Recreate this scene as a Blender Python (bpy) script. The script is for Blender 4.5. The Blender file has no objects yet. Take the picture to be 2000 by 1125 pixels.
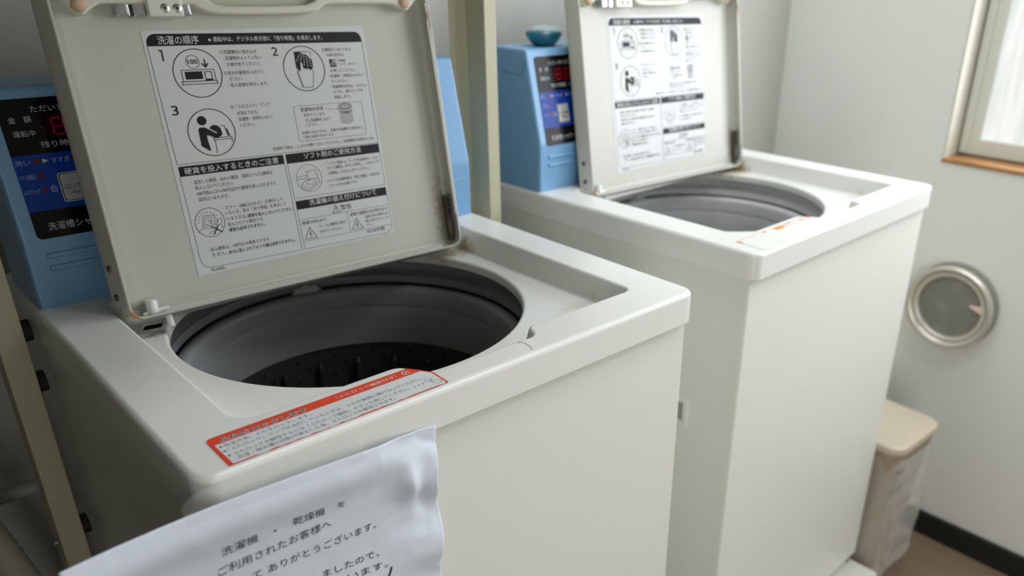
import bpy, bmesh, math, random
from mathutils import Vector, Matrix, noise
from mathutils.geometry import delaunay_2d_cdt
PI = math.pi
S = bpy.context.scene
COL = S.collection
Z0 = 0.898            # height of the washing machines' top deck above the floor

# ------------------------------------------------------------------ camera
cam = bpy.data.cameras.new('camera'); cam_o = bpy.data.objects.new('camera', cam); COL.objects.link(cam_o)
F_PX = 1578.49
cam.sensor_fit = 'HORIZONTAL'; cam.sensor_width = 36.0; cam.lens = F_PX / 2000 * 36
cam.shift_x = (1000 - 1162.6) / 2000; cam.shift_y = (674.37 - 562.5) / 2000
yaw, pitch, roll = 0.7962, 0.4402, 0.0255
d = Vector((math.sin(yaw) * math.cos(pitch), math.cos(yaw) * math.cos(pitch), -math.sin(pitch)))
r = Vector((math.cos(yaw), -math.sin(yaw), 0)); u = r.cross(d)
r2 = r * math.cos(roll) + u * math.sin(roll); u2 = u * math.cos(roll) - r * math.sin(roll)
M = Matrix((r2, u2, -d)).transposed().to_4x4(); M.translation = (-0.1293, -0.4864, 0.3108 + Z0)
cam_o.matrix_world = M
cam.clip_start = 0.02; cam.clip_end = 50
cam.dof.use_dof = True; cam.dof.focus_distance = 0.71; cam.dof.aperture_fstop = 4.5
S.camera = cam_o

# ------------------------------------------------------------------ world, lights, exposure
w = bpy.data.worlds.new('world'); S.world = w; w.use_nodes = True
w.node_tree.nodes['Background'].inputs[0].default_value = (0.75, 0.85, 1.0, 1)
w.node_tree.nodes['Background'].inputs[1].default_value = 0.6
S.view_settings.view_transform = 'Standard'; S.view_settings.look = 'None'
S.view_settings.exposure = 0.08; S.view_settings.gamma = 1.0; S.view_settings.use_curve_mapping = False
S.cycles.max_bounces = 10; S.cycles.diffuse_bounces = 6; S.cycles.transparent_max_bounces = 16
S.cycles.use_denoising = True

def area(name, loc, rot, sx, sy, watts, color):
    l = bpy.data.lights.new(name, 'AREA'); l.shape = 'RECTANGLE'; l.size = sx; l.size_y = sy
    l.energy = watts; l.color = color
    o = bpy.data.objects.new(name, l); o.location = loc; o.rotation_euler = rot; COL.objects.link(o)
    return o
# daylight by the side window (faces -x); added unseen fill lights at front left (faces +x) and overhead
area('side_window_daylight', (1.585, -0.36, Z0 + 0.47), (0, PI / 2, 0), 0.92, 0.96, 13.5, (0.93, 0.97, 1.04))
area('front_left_fill', (-0.305, -1.2, Z0 - 0.08), (0, -PI / 2, 0), 1.0, 0.6, 9.6, (1.0, 0.99, 0.93))
area('overhead_fill_front', (1.25, -1.0, 2.42), (0, 0, 0), 0.4, 0.4, 9.0, (0.96, 0.99, 1.03))
area('overhead_fill_back', (1.0, 0.2, 2.42), (0, 0, 0), 0.4, 0.4, 6.0, (0.96, 0.99, 1.03))
area('overhead_fill_middle', (0.5, -0.45, 2.42), (0, 0, 0), 0.3, 0.3, 5.5, (0.96, 0.99, 1.03))

# ------------------------------------------------------------------ helpers
def mat(name, col, rough=0.5, metal=0.0, spec=0.5, emit=0.0, coat=0.0, bump=None, vary=None):
    m = bpy.data.materials.new(name); m.use_nodes = True
    nt = m.node_tree; b = nt.nodes['Principled BSDF']
    b.inputs['Base Color'].default_value = (*col, 1); b.inputs['Roughness'].default_value = rough
    b.inputs['Metallic'].default_value = metal; b.inputs['Specular IOR Level'].default_value = spec
    b.inputs['Coat Weight'].default_value = coat
    if emit:
        b.inputs['Emission Color'].default_value = (*col, 1); b.inputs['Emission Strength'].default_value = emit
    tc = None
    if bump or vary:
        tc = nt.nodes.new('ShaderNodeTexCoord')
    if vary:      # vary = (scale, amount)
        n = nt.nodes.new('ShaderNodeTexNoise'); n.inputs['Scale'].default_value = vary[0]; n.inputs['Detail'].default_value = 5
        nt.links.new(tc.outputs['Object'], n.inputs['Vector'])
        mx = nt.nodes.new('ShaderNodeMix'); mx.data_type = 'RGBA'
        mx.inputs['A'].default_value = (*[c * (1 - vary[1]) for c in col], 1); mx.inputs['B'].default_value = (*[min(1, c * (1 + vary[1])) for c in col], 1)
        nt.links.new(n.outputs['Fac'], mx.inputs['Factor']); nt.links.new(mx.outputs['Result'], b.inputs['Base Color'])
    if bump:      # bump = (scale, strength, distance)
        n = nt.nodes.new('ShaderNodeTexNoise'); n.inputs['Scale'].default_value = bump[0]; n.inputs['Detail'].default_value = 4
        nt.links.new(tc.outputs['Object'], n.inputs['Vector'])
        bp = nt.nodes.new('ShaderNodeBump'); bp.inputs['Strength'].default_value = bump[1]; bp.inputs['Distance'].default_value = bump[2]
        nt.links.new(n.outputs['Fac'], bp.inputs['Height']); nt.links.new(bp.outputs['Normal'], b.inputs['Normal'])
    return m

def stain(m, spots):
    """grime with a shape of its own: spots = (centre, radii, colour, strength) in object space"""
    nt = m.node_tree; b = nt.nodes['Principled BSDF']
    tc = nt.nodes.new('ShaderNodeTexCoord')
    src = b.inputs['Base Color'].links[0].from_socket if b.inputs['Base Color'].links else None
    base = tuple(b.inputs['Base Color'].default_value)
    for c, rad, colr, st in spots:
        mp = nt.nodes.new('ShaderNodeMapping'); mp.vector_type = 'POINT'
        mp.inputs['Scale'].default_value = [1 / q for q in rad]
        mp.inputs['Location'].default_value = [-a / q for a, q in zip(c, rad)]
        nt.links.new(tc.outputs['Object'], mp.inputs['Vector'])
        ln = nt.nodes.new('ShaderNodeVectorMath'); ln.operation = 'LENGTH'; nt.links.new(mp.outputs['Vector'], ln.inputs[0])
        n = nt.nodes.new('ShaderNodeTexNoise'); n.inputs['Scale'].default_value = 160; n.inputs['Detail'].default_value = 6
        nt.links.new(tc.outputs['Object'], n.inputs['Vector'])
        a = nt.nodes.new('ShaderNodeMath'); a.operation = 'MULTIPLY_ADD'; a.inputs[1].default_value = 1.3
        nt.links.new(n.outputs['Fac'], a.inputs[0]); nt.links.new(ln.outputs['Value'], a.inputs[2])
        mr = nt.nodes.new('ShaderNodeMapRange'); mr.inputs['From Min'].default_value = 1.45; mr.inputs['From Max'].default_value = 0.75
        mr.inputs['To Min'].default_value = 0; mr.inputs['To Max'].default_value = st
        nt.links.new(a.outputs[0], mr.inputs['Value'])
        mx = nt.nodes.new('ShaderNodeMix'); mx.data_type = 'RGBA'; mx.inputs['A'].default_value = base; mx.inputs['B'].default_value = (*colr, 1)
        if src: nt.links.new(src, mx.inputs['A'])
        nt.links.new(mr.outputs['Result'], mx.inputs['Factor']); src = mx.outputs['Result']
    nt.links.new(src, b.inputs['Base Color'])

def finish(o, smooth=True, angle=38, wn=True):
    me = o.data
    if smooth:
        me.shade_smooth(); me.set_sharp_from_angle(angle=math.radians(angle))
        if wn:
            md = o.modifiers.new('weighted_normal', 'WEIGHTED_NORMAL'); md.keep_sharp = True; md.weight = 100
    return o
def link(name, me, mats, parent=None, loc=None, smooth=True, angle=38, wn=True):
    if not isinstance(mats, (list, tuple)): mats = [mats]
    for m in mats: me.materials.append(m)
    o = bpy.data.objects.new(name, me); COL.objects.link(o)
    if parent: o.parent = parent
    if loc: o.location = loc
    return finish(o, smooth, angle, wn)
def from_bm(name, bm, mats, parent=None, loc=None, smooth=True, angle=38, recalc=True, wn=True):
    if recalc: bmesh.ops.recalc_face_normals(bm, faces=bm.faces)
    me = bpy.data.meshes.new(name); bm.to_mesh(me); bm.free()
    return link(name, me, mats, parent, loc, smooth, angle, wn)
def from_vf(name, v, f, mats, parent=None, mi=None, loc=None, smooth=True, angle=38, recalc=True, wn=True):
    me = bpy.data.meshes.new(name); me.from_pydata([tuple(q) for q in v], [], f)
    if mi:
        for p, k in zip(me.polygons, mi): p.material_index = k
    if recalc:
        bm = bmesh.new(); bm.from_mesh(me); bmesh.ops.recalc_face_normals(bm, faces=bm.faces); bm.to_mesh(me); bm.free()
    return link(name, me, mats, parent, loc, smooth, angle, wn)
def empty(name, loc, rz=0.0, label=None, cat=None, group=None):
    o = bpy.data.objects.new(name, None); COL.objects.link(o); o.location = loc; o.rotation_euler = (0, 0, rz)
    o.empty_display_size = 0.05
    return tag(o, label, cat, group)
def tag(o, label=None, cat=None, group=None, kind=None):
    if label: o['label'] = label
    if cat: o['category'] = cat
    if group: o['group'] = group
    if kind: o['kind'] = kind
    return o
def bbox(bm, x0, x1, y0, y1, z0, z1, bev=0.0, seg=3, mi=0):
    t = bmesh.new(); bmesh.ops.create_cube(t, size=1)
    for v in t.verts: v.co = Vector(((x0 + x1) / 2 + v.co.x * (x1 - x0), (y0 + y1) / 2 + v.co.y * (y1 - y0), (z0 + z1) / 2 + v.co.z * (z1 - z0)))
    if bev: bmesh.ops.bevel(t, geom=t.edges[:] , offset=bev, segments=seg, affect='EDGES', profile=0.5)
    for f in t.faces: f.material_index = mi
    me = bpy.data.meshes.new('t'); t.to_mesh(me); t.free(); bm.from_mesh(me); bpy.data.meshes.remove(me)
def tube_pts(pts, rad, n=14, cap=True):
    """tube along a polyline -> verts, faces; rad a number or list"""
    pts = [Vector(p) for p in pts]; V = []; Fc = []
    up = Vector((0, 0, 1))
    t0 = (pts[1] - pts[0]).normalized()
    if abs(t0.dot(up)) > 0.95: up = Vector((1, 0, 0))
    a = t0.cross(up).normalized()
    for i, p in enumerate(pts):
        t = (pts[min(i + 1, len(pts) - 1)] - pts[max(i - 1, 0)]).normalized()
        a = (a - t * a.dot(t)).normalized(); b = t.cross(a)
        rr = rad[i] if isinstance(rad, (list, tuple)) else rad
        for k in range(n):
            th = 2 * PI * k / n; V.append(p + (a * math.cos(th) + b * math.sin(th)) * rr)
    m = len(pts)
    for i in range(m - 1):
        for k in range(n):
            Fc.append((i * n + k, i * n + (k + 1) % n, (i + 1) * n + (k + 1) % n, (i + 1) * n + k))
    if cap: Fc.append(tuple(range(n))[::-1]); Fc.append(tuple((m - 1) * n + k for k in range(n)))
    return V, Fc
def lathe(profile, n=96, axis_o=(0, 0, 0), axis='Z', closed=False):
    V = []; Fc = []
    for k in range(n):
        th = 2 * PI * k / n
        for (rr, z) in profile:
            p = (rr * math.cos(th), rr * math.sin(th), z)
            if axis == 'Y': p = (p[0], p[2], p[1])
            if axis == 'X': p = (p[2], p[0], p[1])
            V.append(Vector(p) + Vector(axis_o))
    m = len(profile)
    for k in range(n):
        k2 = (k + 1) % n
        for i in range(m if closed else m - 1):
            j = (i + 1) % m
            Fc.append((k * m + i, k2 * m + i, k2 * m + j, k * m + j))
    return V, Fc
def merge(a, b):
    V, Fc = a; o = len(V)
    V.extend(b[0]); Fc.extend([tuple(i + o for i in f) for f in b[1]])
    return V, Fc
def fillet(poly, radii, seg=8):
    n = len(poly); out = []
    for i in range(n):
        p = Vector(poly[i]); a = (Vector(poly[i - 1]) - p); b = (Vector(poly[(i + 1) % n]) - p)
        rr = radii[i] if isinstance(radii, (list, tuple)) else radii
        a.normalize(); b.normalize(); ang = math.acos(max(-1, min(1, a.dot(b))))
        if rr < 1e-6: out.append(p); continue
        t = rr / math.tan(ang / 2); c = p + (a + b).normalized() * (rr / math.sin(ang / 2))
        s = p + a * t - c; e = p + b * t - c
        a0 = math.atan2(s.y, s.x); a1 = math.atan2(e.y, e.x); da = (a1 - a0 + PI) % (2 * PI) - PI
        for k in range(seg + 1):
            th = a0 + da * k / seg; out.append(c + Vector((math.cos(th), math.sin(th))) * rr)
    return out
def offset(poly, dist):
    """outward offset of a CCW polygon"""
    n = len(poly); out = []
    for i in range(n):
        p = Vector(poly[i]); e0 = (p - Vector(poly[i - 1])).normalized(); e1 = (Vector(poly[(i + 1) % n]) - p).normalized()
        n0 = Vector((e0.y, -e0.x)); n1 = Vector((e1.y, -e1.x)); nn = n0 + n1
        nn = nn / max(0.3, (nn.length_squared / 2)) if nn.length > 1e-6 else n0
        out.append(p + nn * dist)
    return out
def inside(p, poly):
    c = False; n = len(poly)
    for i in range(n):
        a = poly[i]; b = poly[i - 1]
        if (a[1] > p[1]) != (b[1] > p[1]) and p[0] < (b[0] - a[0]) * (p[1] - a[1]) / (b[1] - a[1]) + a[0]: c = not c
    return c
def fill_region(outer, holes):
    """triangles (index into concatenated outer+holes) for the region between"""
    pts = list(outer); edges = [(i, (i + 1) % len(outer)) for i in range(len(outer))]
    for h in holes:
        o = len(pts); pts += list(h); edges += [(o + i, o + (i + 1) % len(h)) for i in range(len(h))]
    pts = [Vector((q[0], q[1])) for q in pts]
    v, e, f, ov, oe, of = delaunay_2d_cdt(pts, edges, [], 0, 1e-7)
    back = {i: ov[i][0] for i in range(len(v)) if ov[i]}
    res = []
    for t in f:
        c = sum((v[i] for i in t), Vector((0, 0))) / len(t)
        if inside(c, outer) and not any(inside(c, h) for h in holes) and all(i in back for i in t):
            res.append(tuple(back[i] for i in t))
    return res
def loft(rings):
    V = []; Fc = []; n = len(rings[0])
    for rg in rings: V += [Vector(p) for p in rg]
    for i in range(len(rings) - 1):
        for k in range(n): Fc.append((i * n + k, i * n + (k + 1) % n, (i + 1) * n + (k + 1) % n, (i + 1) * n + k))
    return V, Fc

# ---- flat printing: coloured shapes and real text, gathered in one mesh
_gl = {}
def glyphs(body, bold=0.0):
    key = (body, bold)
    if key in _gl: return _gl[key]
    c = bpy.data.curves.new('txt', 'FONT'); c.body = body; c.size = 1; c.resolution_u = 2; c.offset = bold
    o = bpy.data.objects.new('txt', c); COL.objects.link(o)
    dg = bpy.context.evaluated_depsgraph_get(); dg.update()
    me = bpy.data.meshes.new_from_object(o.evaluated_get(dg))
    res = ([(v.co.x, v.co.y) for v in me.vertices], [tuple(p.vertices) for p in me.polygons])
    bpy.data.objects.remove(o); bpy.data.curves.remove(c); bpy.data.meshes.remove(me)
    _gl[key] = res; return res
class Print:
    def __init__(s, fn=lambda u, v, h: (u, v, h), step=0.0002):
        s.V = []; s.F = []; s.M = []; s.fn = fn; s.step = step
    def add(s, pts, faces, mi, layer):
        o = len(s.V); s.V += [s.fn(p[0], p[1], layer * s.step) for p in pts]
        s.F += [tuple(i + o for i in f) for f in faces]; s.M += [mi] * len(faces)
    def poly(s, pts, mi, layer=1): s.add(pts, [tuple(range(len(pts)))], mi, layer)
    def rect(s, x0, y0, x1, y1, mi, layer=1): s.poly([(x0, y0), (x1, y0), (x1, y1), (x0, y1)], mi, layer)
    def rrect(s, x0, y0, x1, y1, rad, mi, layer=1): s.poly([tuple(p) for p in fillet([(x0, y0), (x1, y0), (x1, y1), (x0, y1)], rad, 6)], mi, layer)
    def disc(s, cx, cy, rx, ry, mi, layer=1, n=40): s.poly([(cx + rx * math.cos(2 * PI * k / n), cy + ry * math.sin(2 * PI * k / n)) for k in range(n)], mi, layer)
    def line(s, pts, w, mi, layer=1, closed=False):
        pts = [Vector(p) for p in pts]; n = len(pts); L = []; R = []
        for i in range(n):
            a = pts[i - 1] if (i > 0 or closed) else None; b = pts[(i + 1) % n] if (i < n - 1 or closed) else None
            e0 = (pts[i] - a).normalized() if a is not None else (b - pts[i]).normalized()
            e1 = (b - pts[i]).normalized() if b is not None else e0
            nn = Vector((-e0.y - e1.y, e0.x + e1.x)); q = nn.length_squared / 2
            nn = nn / max(q, 0.4) * (w / 2)
            L.append(pts[i] + nn); R.append(pts[i] - nn)
        f = [(i, (i + 1) % n, n + (i + 1) % n, n + i) for i in range(n if closed else n - 1)]
        s.add(L + R, f, mi, layer)
    def ring(s, cx, cy, rx, ry, w, mi, layer=1, n=56): s.line([(cx + rx * math.cos(2 * PI * k / n), cy + ry * math.sin(2 * PI * k / n)) for k in range(n)], w, mi, layer, True)
    def text(s, body, x0, y0, x1, h, mi, layer=2, bold=0.0, skew=0.0):
        V, Fc = glyphs(body, bold)
        if not V: return
        a = min(q[0] for q in V); b = max(q[0] for q in V)
        k = (x1 - x0) / (b - a)
        s.add([(x0 + (q[0] - a) * k + skew * q[1] * h, y0 + (q[1] + 0.08) * h) for q in V], Fc, mi, layer)
    def build(s, name, mats, parent): return from_vf(name, s.V, s.F, mats, parent, s.M, smooth=False, recalc=False)

# ------------------------------------------------------------------ materials
M_top = mat('ivory_plastic', (0.77, 0.775, 0.74), 0.29, spec=0.5)
stain(M_top, [((0.470, 0.338, 0.743), (0.035, 0.02, 0.02), (0.10, 0.07, 0.03), 0.9), ((0.452, 0.335, 0.743), (0.09, 0.03, 0.02), (0.42, 0.30, 0.15), 0.75),
              ((0.085, 0.325, 0.743), (0.04, 0.015, 0.02), (0.12, 0.10, 0.05), 0.8), ((0.44, 0.10, 0.745), (0.05, 0.012, 0.02), (0.55, 0.42, 0.25), 0.35)])
M_cab = mat('cream_enamel', (0.75, 0.755, 0.705), 0.35, bump=(6, 0.03, 0.01))
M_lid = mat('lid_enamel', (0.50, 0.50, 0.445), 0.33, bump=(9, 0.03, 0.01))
stain(M_lid, [((-0.064, 0.012, -0.02), (0.03, 0.02, 0.014), (0.12, 0.09, 0.04), 0.75), ((0.300, 0.012, 0.02), (0.014, 0.02, 0.06), (0.16, 0.12, 0.06), 0.7),
              ((-0.075, 0, -0.02), (0.010, 0.006, 0.010), (0.45, 0.16, 0.03), 0.9), ((0.309, 0.002, 0.24), (0.006, 0.006, 0.03), (0.2, 0.10, 0.04), 0.8)])
M_handle = mat('handle_plastic', (0.62, 0.62, 0.52), 0.4)
M_chrome = mat('brushed_chrome', (0.62, 0.64, 0.66), 0.22, metal=1.0)
M_steel = mat('dull_steel', (0.45, 0.45, 0.40), 0.4, metal=1.0)
M_screw = mat('dark_screw', (0.10, 0.10, 0.09), 0.4, metal=0.8)
M_bump = mat('aged_rubber_pink', (0.55, 0.36, 0.26), 0.6, vary=(120, 0.45))
M_white = mat('white_nylon', (0.75, 0.76, 0.75), 0.35)
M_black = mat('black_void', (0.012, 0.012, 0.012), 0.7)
M_rust = mat('grimy_spring_steel', (0.09, 0.08, 0.06), 0.55, metal=0.5, vary=(90, 0.6))
M_tub = mat('tub_grey_plastic', (0.29, 0.30, 0.305), 0.42, vary=(14, 0.10))
M_tub2 = mat('tub_cover_dark', (0.20, 0.205, 0.21), 0.4)
M_tubpale = mat('tub_pale_grey', (0.60, 0.61, 0.61), 0.42, vary=(14, 0.10))
M_bask = mat('basket_dark', (0.05, 0.053, 0.055), 0.35)
M_lint = mat('lint_grey', (0.60, 0.60, 0.57), 0.9, bump=(200, 0.8, 0.003))
M_blue = mat('powder_blue_paint', (0.19, 0.385, 0.63), 0.33, bump=(12, 0.02, 0.01))
M_pblack = mat('panel_black', (0.004, 0.004, 0.0045), 0.22, spec=0.18)
M_pblue = mat('panel_blue', (0.006, 0.045, 0.33), 0.22, spec=0.18)
M_pwhite = mat('panel_lettering', (0.50, 0.52, 0.55), 0.5)
M_pdim = mat('panel_lettering_blue', (0.34, 0.44, 0.66), 0.5)
M_red = mat('lamp_red', (0.16, 0.006, 0.012), 0.25, spec=0.25)
M_redwin = mat('display_window', (0.026, 0.001, 0.003), 0.2, spec=0.2)
M_digit = mat('display_digit', (0.34, 0.008, 0.008), 0.4, spec=0.2, emit=0.04)
M_button = mat('silver_button', (0.46, 0.47, 0.47), 0.3, metal=0.2)
M_label = mat('label_white', (0.58, 0.60, 0.595), 0.35)
M_ink = mat('label_ink', (0.011, 0.0115, 0.014), 0.45, spec=0.2, vary=(900, 0.5))
M_ink2 = mat('label_ink_fine', (0.055, 0.057, 0.062), 0.5, spec=0.25)
M_lgrey = mat('label_grey', (0.36, 0.37, 0.37), 0.45)
M_swhite = mat('sticker_white', (0.70, 0.72, 0.73), 0.3)
M_sred = mat('sticker_red', (0.74, 0.060, 0.018), 0.35, spec=0.25)
M_sink = mat('sticker_ink', (0.26, 0.26, 0.27), 0.5)
M_sorange = mat('sticker_orange', (0.72, 0.28, 0.06), 0.4)
M_spink = mat('sticker_pink', (0.76, 0.33, 0.25), 0.4)
M_overwhite = mat('sticker_overexposed_white', (0.77, 0.775, 0.735), 0.25)  # worn sticker base, overexposure put into its white
M_paper = mat('copy_paper', (0.66, 0.71, 0.80), 0.5, bump=(45, 0.12, 0.002))
M_pink = mat('printer_ink', (0.03, 0.03, 0.035), 0.6)
M_post = mat('cream_steel', (0.50, 0.48, 0.345), 0.42)

# ------------------------------------------------------------------ room (structure)
XW = 1.546; YB = 0.575; XL = -0.36; YF = -2.15; ZC = 2.45
def structure(o): o['kind'] = 'structure'; return o
M_wall = mat('painted_wall', (0.74, 0.745, 0.70), 0.6, bump=(120, 0.12, 0.002))
M_paperwall = mat('grey_wallpaper', (0.48, 0.475, 0.435), 0.8, bump=(260, 0.18, 0.002), vary=(40, 0.04))
M_dwall = mat('room_wall', (0.24, 0.235, 0.21), 0.7)
M_ceil = mat('ceiling_board', (0.38, 0.38, 0.36), 0.8)
M_floor = mat('brown_vinyl', (0.20, 0.145, 0.095), 0.5, vary=(16, 0.30))
M_bb = mat('black_skirting', (0.008, 0.008, 0.008), 0.45)
def slab(name, x0, x1, y0, y1, z0, z1, m):
    bm = bmesh.new(); bbox(bm, x0, x1, y0, y1, z0, z1)
    return structure(from_bm(name, bm, m, smooth=False))
slab('floor', XL - 0.1, XW + 0.1, YF - 0.1, YB + 0.1, -0.1, 0, M_floor)
slab('ceiling', XL - 0.1, XW + 0.1, YF - 0.1, YB + 0.1, ZC, ZC + 0.1, M_ceil)
slab('wall_back', XL - 0.1, XW + 0.16, YB, YB + 0.1, 0, ZC, M_paperwall)
slab('wall_left', XL - 0.1, XL, YF, YB, 0, ZC, mat('dim_brown_wall', (0.07, 0.065, 0.05), 0.8))
def wall_with_hole(name, axis, pos, th, a0, a1, h0, h1, z0, z1, m):
    """a wall slab with one rectangular window opening; axis 'x' = plane x=pos reaching +th"""
    bm = bmesh.new()
    def b(p0, p1, q0, q1):
        if axis == 'x': bbox(bm, pos, pos + th, p0, p1, q0, q1)
        else: bbox(bm, p0, p1, pos, pos + th, q0, q1)
    b(a0, h0, 0, ZC); b(h1, a1, 0, ZC); b(h0, h1, 0, z0); b(h0, h1, z1, ZC)
    return structure(from_bm(name, bm, m, smooth=False))
WZ0, WZ1, WY0, WY1 = Z0 - 0.0375, Z0 + 0.98, -0.90, 0.177
wall_with_hole('wall_right', 'x', XW, 0.12, YF, YB, WY0, WY1, WZ0, WZ1, M_wall)
slab('wall_front', XL - 0.1, XW + 0.16, YF - 0.1, YF, 0, ZC, M_dwall)
slab('baseboard_right', XW - 0.012, XW, YF, YB, 0, 0.058, M_bb)
slab('baseboard_back', XL, XW - 0.012, YB - 0.012, YB, 0, 0.058, M_bb)

# side window: jamb lining, wooden sill, two-step sash and a bright frosted pane
M_jamb = mat('beige_jamb', (0.60, 0.585, 0.50), 0.5)
M_sash = mat('ivory_sash', (0.60, 0.61, 0.54), 0.4)
M_wood = mat('varnished_wood', (0.36, 0.175, 0.06), 0.4, vary=(30, 0.35))
M_pane = mat('frosted_pane', (0.25, 0.25, 0.25), 0.5, spec=0.2, emit=0.76)
_nt = M_pane.node_tree; _tc = _nt.nodes.new('ShaderNodeTexCoord'); _mp = _nt.nodes.new('ShaderNodeMapping'); _mp.inputs['Scale'].default_value = (1, 9, 1.1)
_n = _nt.nodes.new('ShaderNodeTexNoise'); _n.inputs['Scale'].default_value = 5; _cr = _nt.nodes.new('ShaderNodeValToRGB')
_cr.color_ramp.elements[0].color = (0.66, 0.73, 0.69, 1); _cr.color_ramp.elements[0].position = 0.28
_cr.color_ramp.elements[1].color = (0.93, 0.945, 0.92, 1); _cr.color_ramp.elements[1].position = 0.55
_nt.links.new(_tc.outputs['Object'], _mp.inputs['Vector']); _nt.links.new(_mp.outputs['Vector'], _n.inputs['Vector'])
_nt.links.new(_n.outputs['Fac'], _cr.inputs['Fac']); _nt.links.new(_cr.outputs['Color'], _nt.nodes['Principled BSDF'].inputs['Emission Color'])
win = structure(empty('window_1', (XW, (WY0 + WY1) / 2, WZ0)))
def wpart(name, boxes, m, bev=0.0):
    bm = bmesh.new()
    for b in boxes: bbox(bm, b[0] - XW, b[1] - XW, b[2] - (WY0 + WY1) / 2, b[3] - (WY0 + WY1) / 2, b[4] - WZ0, b[5] - WZ0, bev)
    return from_bm(name, bm, m, win)
XJ = 1.606
wpart('jamb_lining', [(XW - 0.001, XJ + 0.04, WY1 - 0.004, WY1 + 0.0, WZ0 + 0.008, WZ1), (XW - 0.001, XJ + 0.04, WY0, WY0 + 0.004, WZ0 + 0.008, WZ1), (XW - 0.001, XJ + 0.04, WY0, WY1, WZ1 - 0.004, WZ1)], M_jamb)
wpart('sill_board', [(XW - 0.003, XJ + 0.04, WY0, WY1, WZ0 - 0.0, WZ0 + 0.009)], M_wood, 0.0015)
wpart('sash_frame', [(XJ, XJ + 0.03, WY1 - 0.042, WY1 - 0.006, WZ0 + 0.012, WZ1 - 0.006), (XJ, XJ + 0.03, WY0 + 0.006, WY0 + 0.042, WZ0 + 0.012, WZ1 - 0.006),
                     (XJ + 0.001, XJ + 0.03, WY0 + 0.03, WY1 - 0.03, WZ0 + 0.012, WZ0 + 0.044), (XJ + 0.001, XJ + 0.03, WY0 + 0.03, WY1 - 0.03, WZ1 - 0.04, WZ1 - 0.006),
                     (XJ - 0.006, XJ + 0.004, WY1 - 0.024, WY1 - 0.008, WZ0 + 0.014, WZ1 - 0.008)], M_sash, 0.002)
wpart('pane', [(XJ + 0.012, XJ + 0.018, WY0 + 0.03, WY1 - 0.03, WZ0 + 0.03, WZ1 - 0.03)], M_pane)
# unseen glazed door added in the left wall as source for the fill light
door = structure(empty('added_door_1', (XL, -1.2, 0)))
bm = bmesh.new()
for b in ((-0.40, -0.32, 0, 2.0), (0.32, 0.40, 0, 2.0), (-0.33, 0.33, 0, 0.28), (-0.33, 0.33, 1.36, 2.0)): bbox(bm, 0.001, 0.036, b[0], b[1], b[2], b[3], 0.002)
from_bm('added_door_leaf', bm, M_jamb, door)
bm = bmesh.new(); bbox(bm, 0.012, 0.018, -0.33, 0.33, 0.27, 1.37); from_bm('pane', bm, M_pane, door)

# ------------------------------------------------------------------ washing machine
H = 0.770; W = 0.52; D = 0.53
mach = empty('washing_machine', (0, 0, Z0 - H), 0, 'ivory top-loading coin washing machine with open lid and a paper notice taped on its front', 'washing machine', None)

# cabinet
bm = bmesh.new()
bbox(bm, 0.004, W - 0.004, 0.0085, D - 0.004, 0.018, H - 0.034, 0.003, 3)
for fx, fy in ((0.05, 0.05), (W - 0.05, 0.05), (0.05, D - 0.05), (W - 0.05, D - 0.05)): bbox(bm, fx - 0.02, fx + 0.02, fy - 0.02, fy + 0.02, 0, 0.02, 0.002)
bmesh.ops.delete(bm, geom=[f for f in bm.faces if f.normal.z > 0.9 and f.calc_center_median().z > H - 0.05], context='FACES')
cab = from_bm('cabinet', bm, M_cab, mach)
# moulded grip hole in the left side panel
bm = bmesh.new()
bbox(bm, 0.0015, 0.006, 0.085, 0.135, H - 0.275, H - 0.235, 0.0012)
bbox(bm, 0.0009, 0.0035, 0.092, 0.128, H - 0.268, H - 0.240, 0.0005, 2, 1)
from_bm('grip_hole', bm, [M_cab, mat('grip_shadow', (0.30, 0.31, 0.29), 0.6)], cab)

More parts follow.
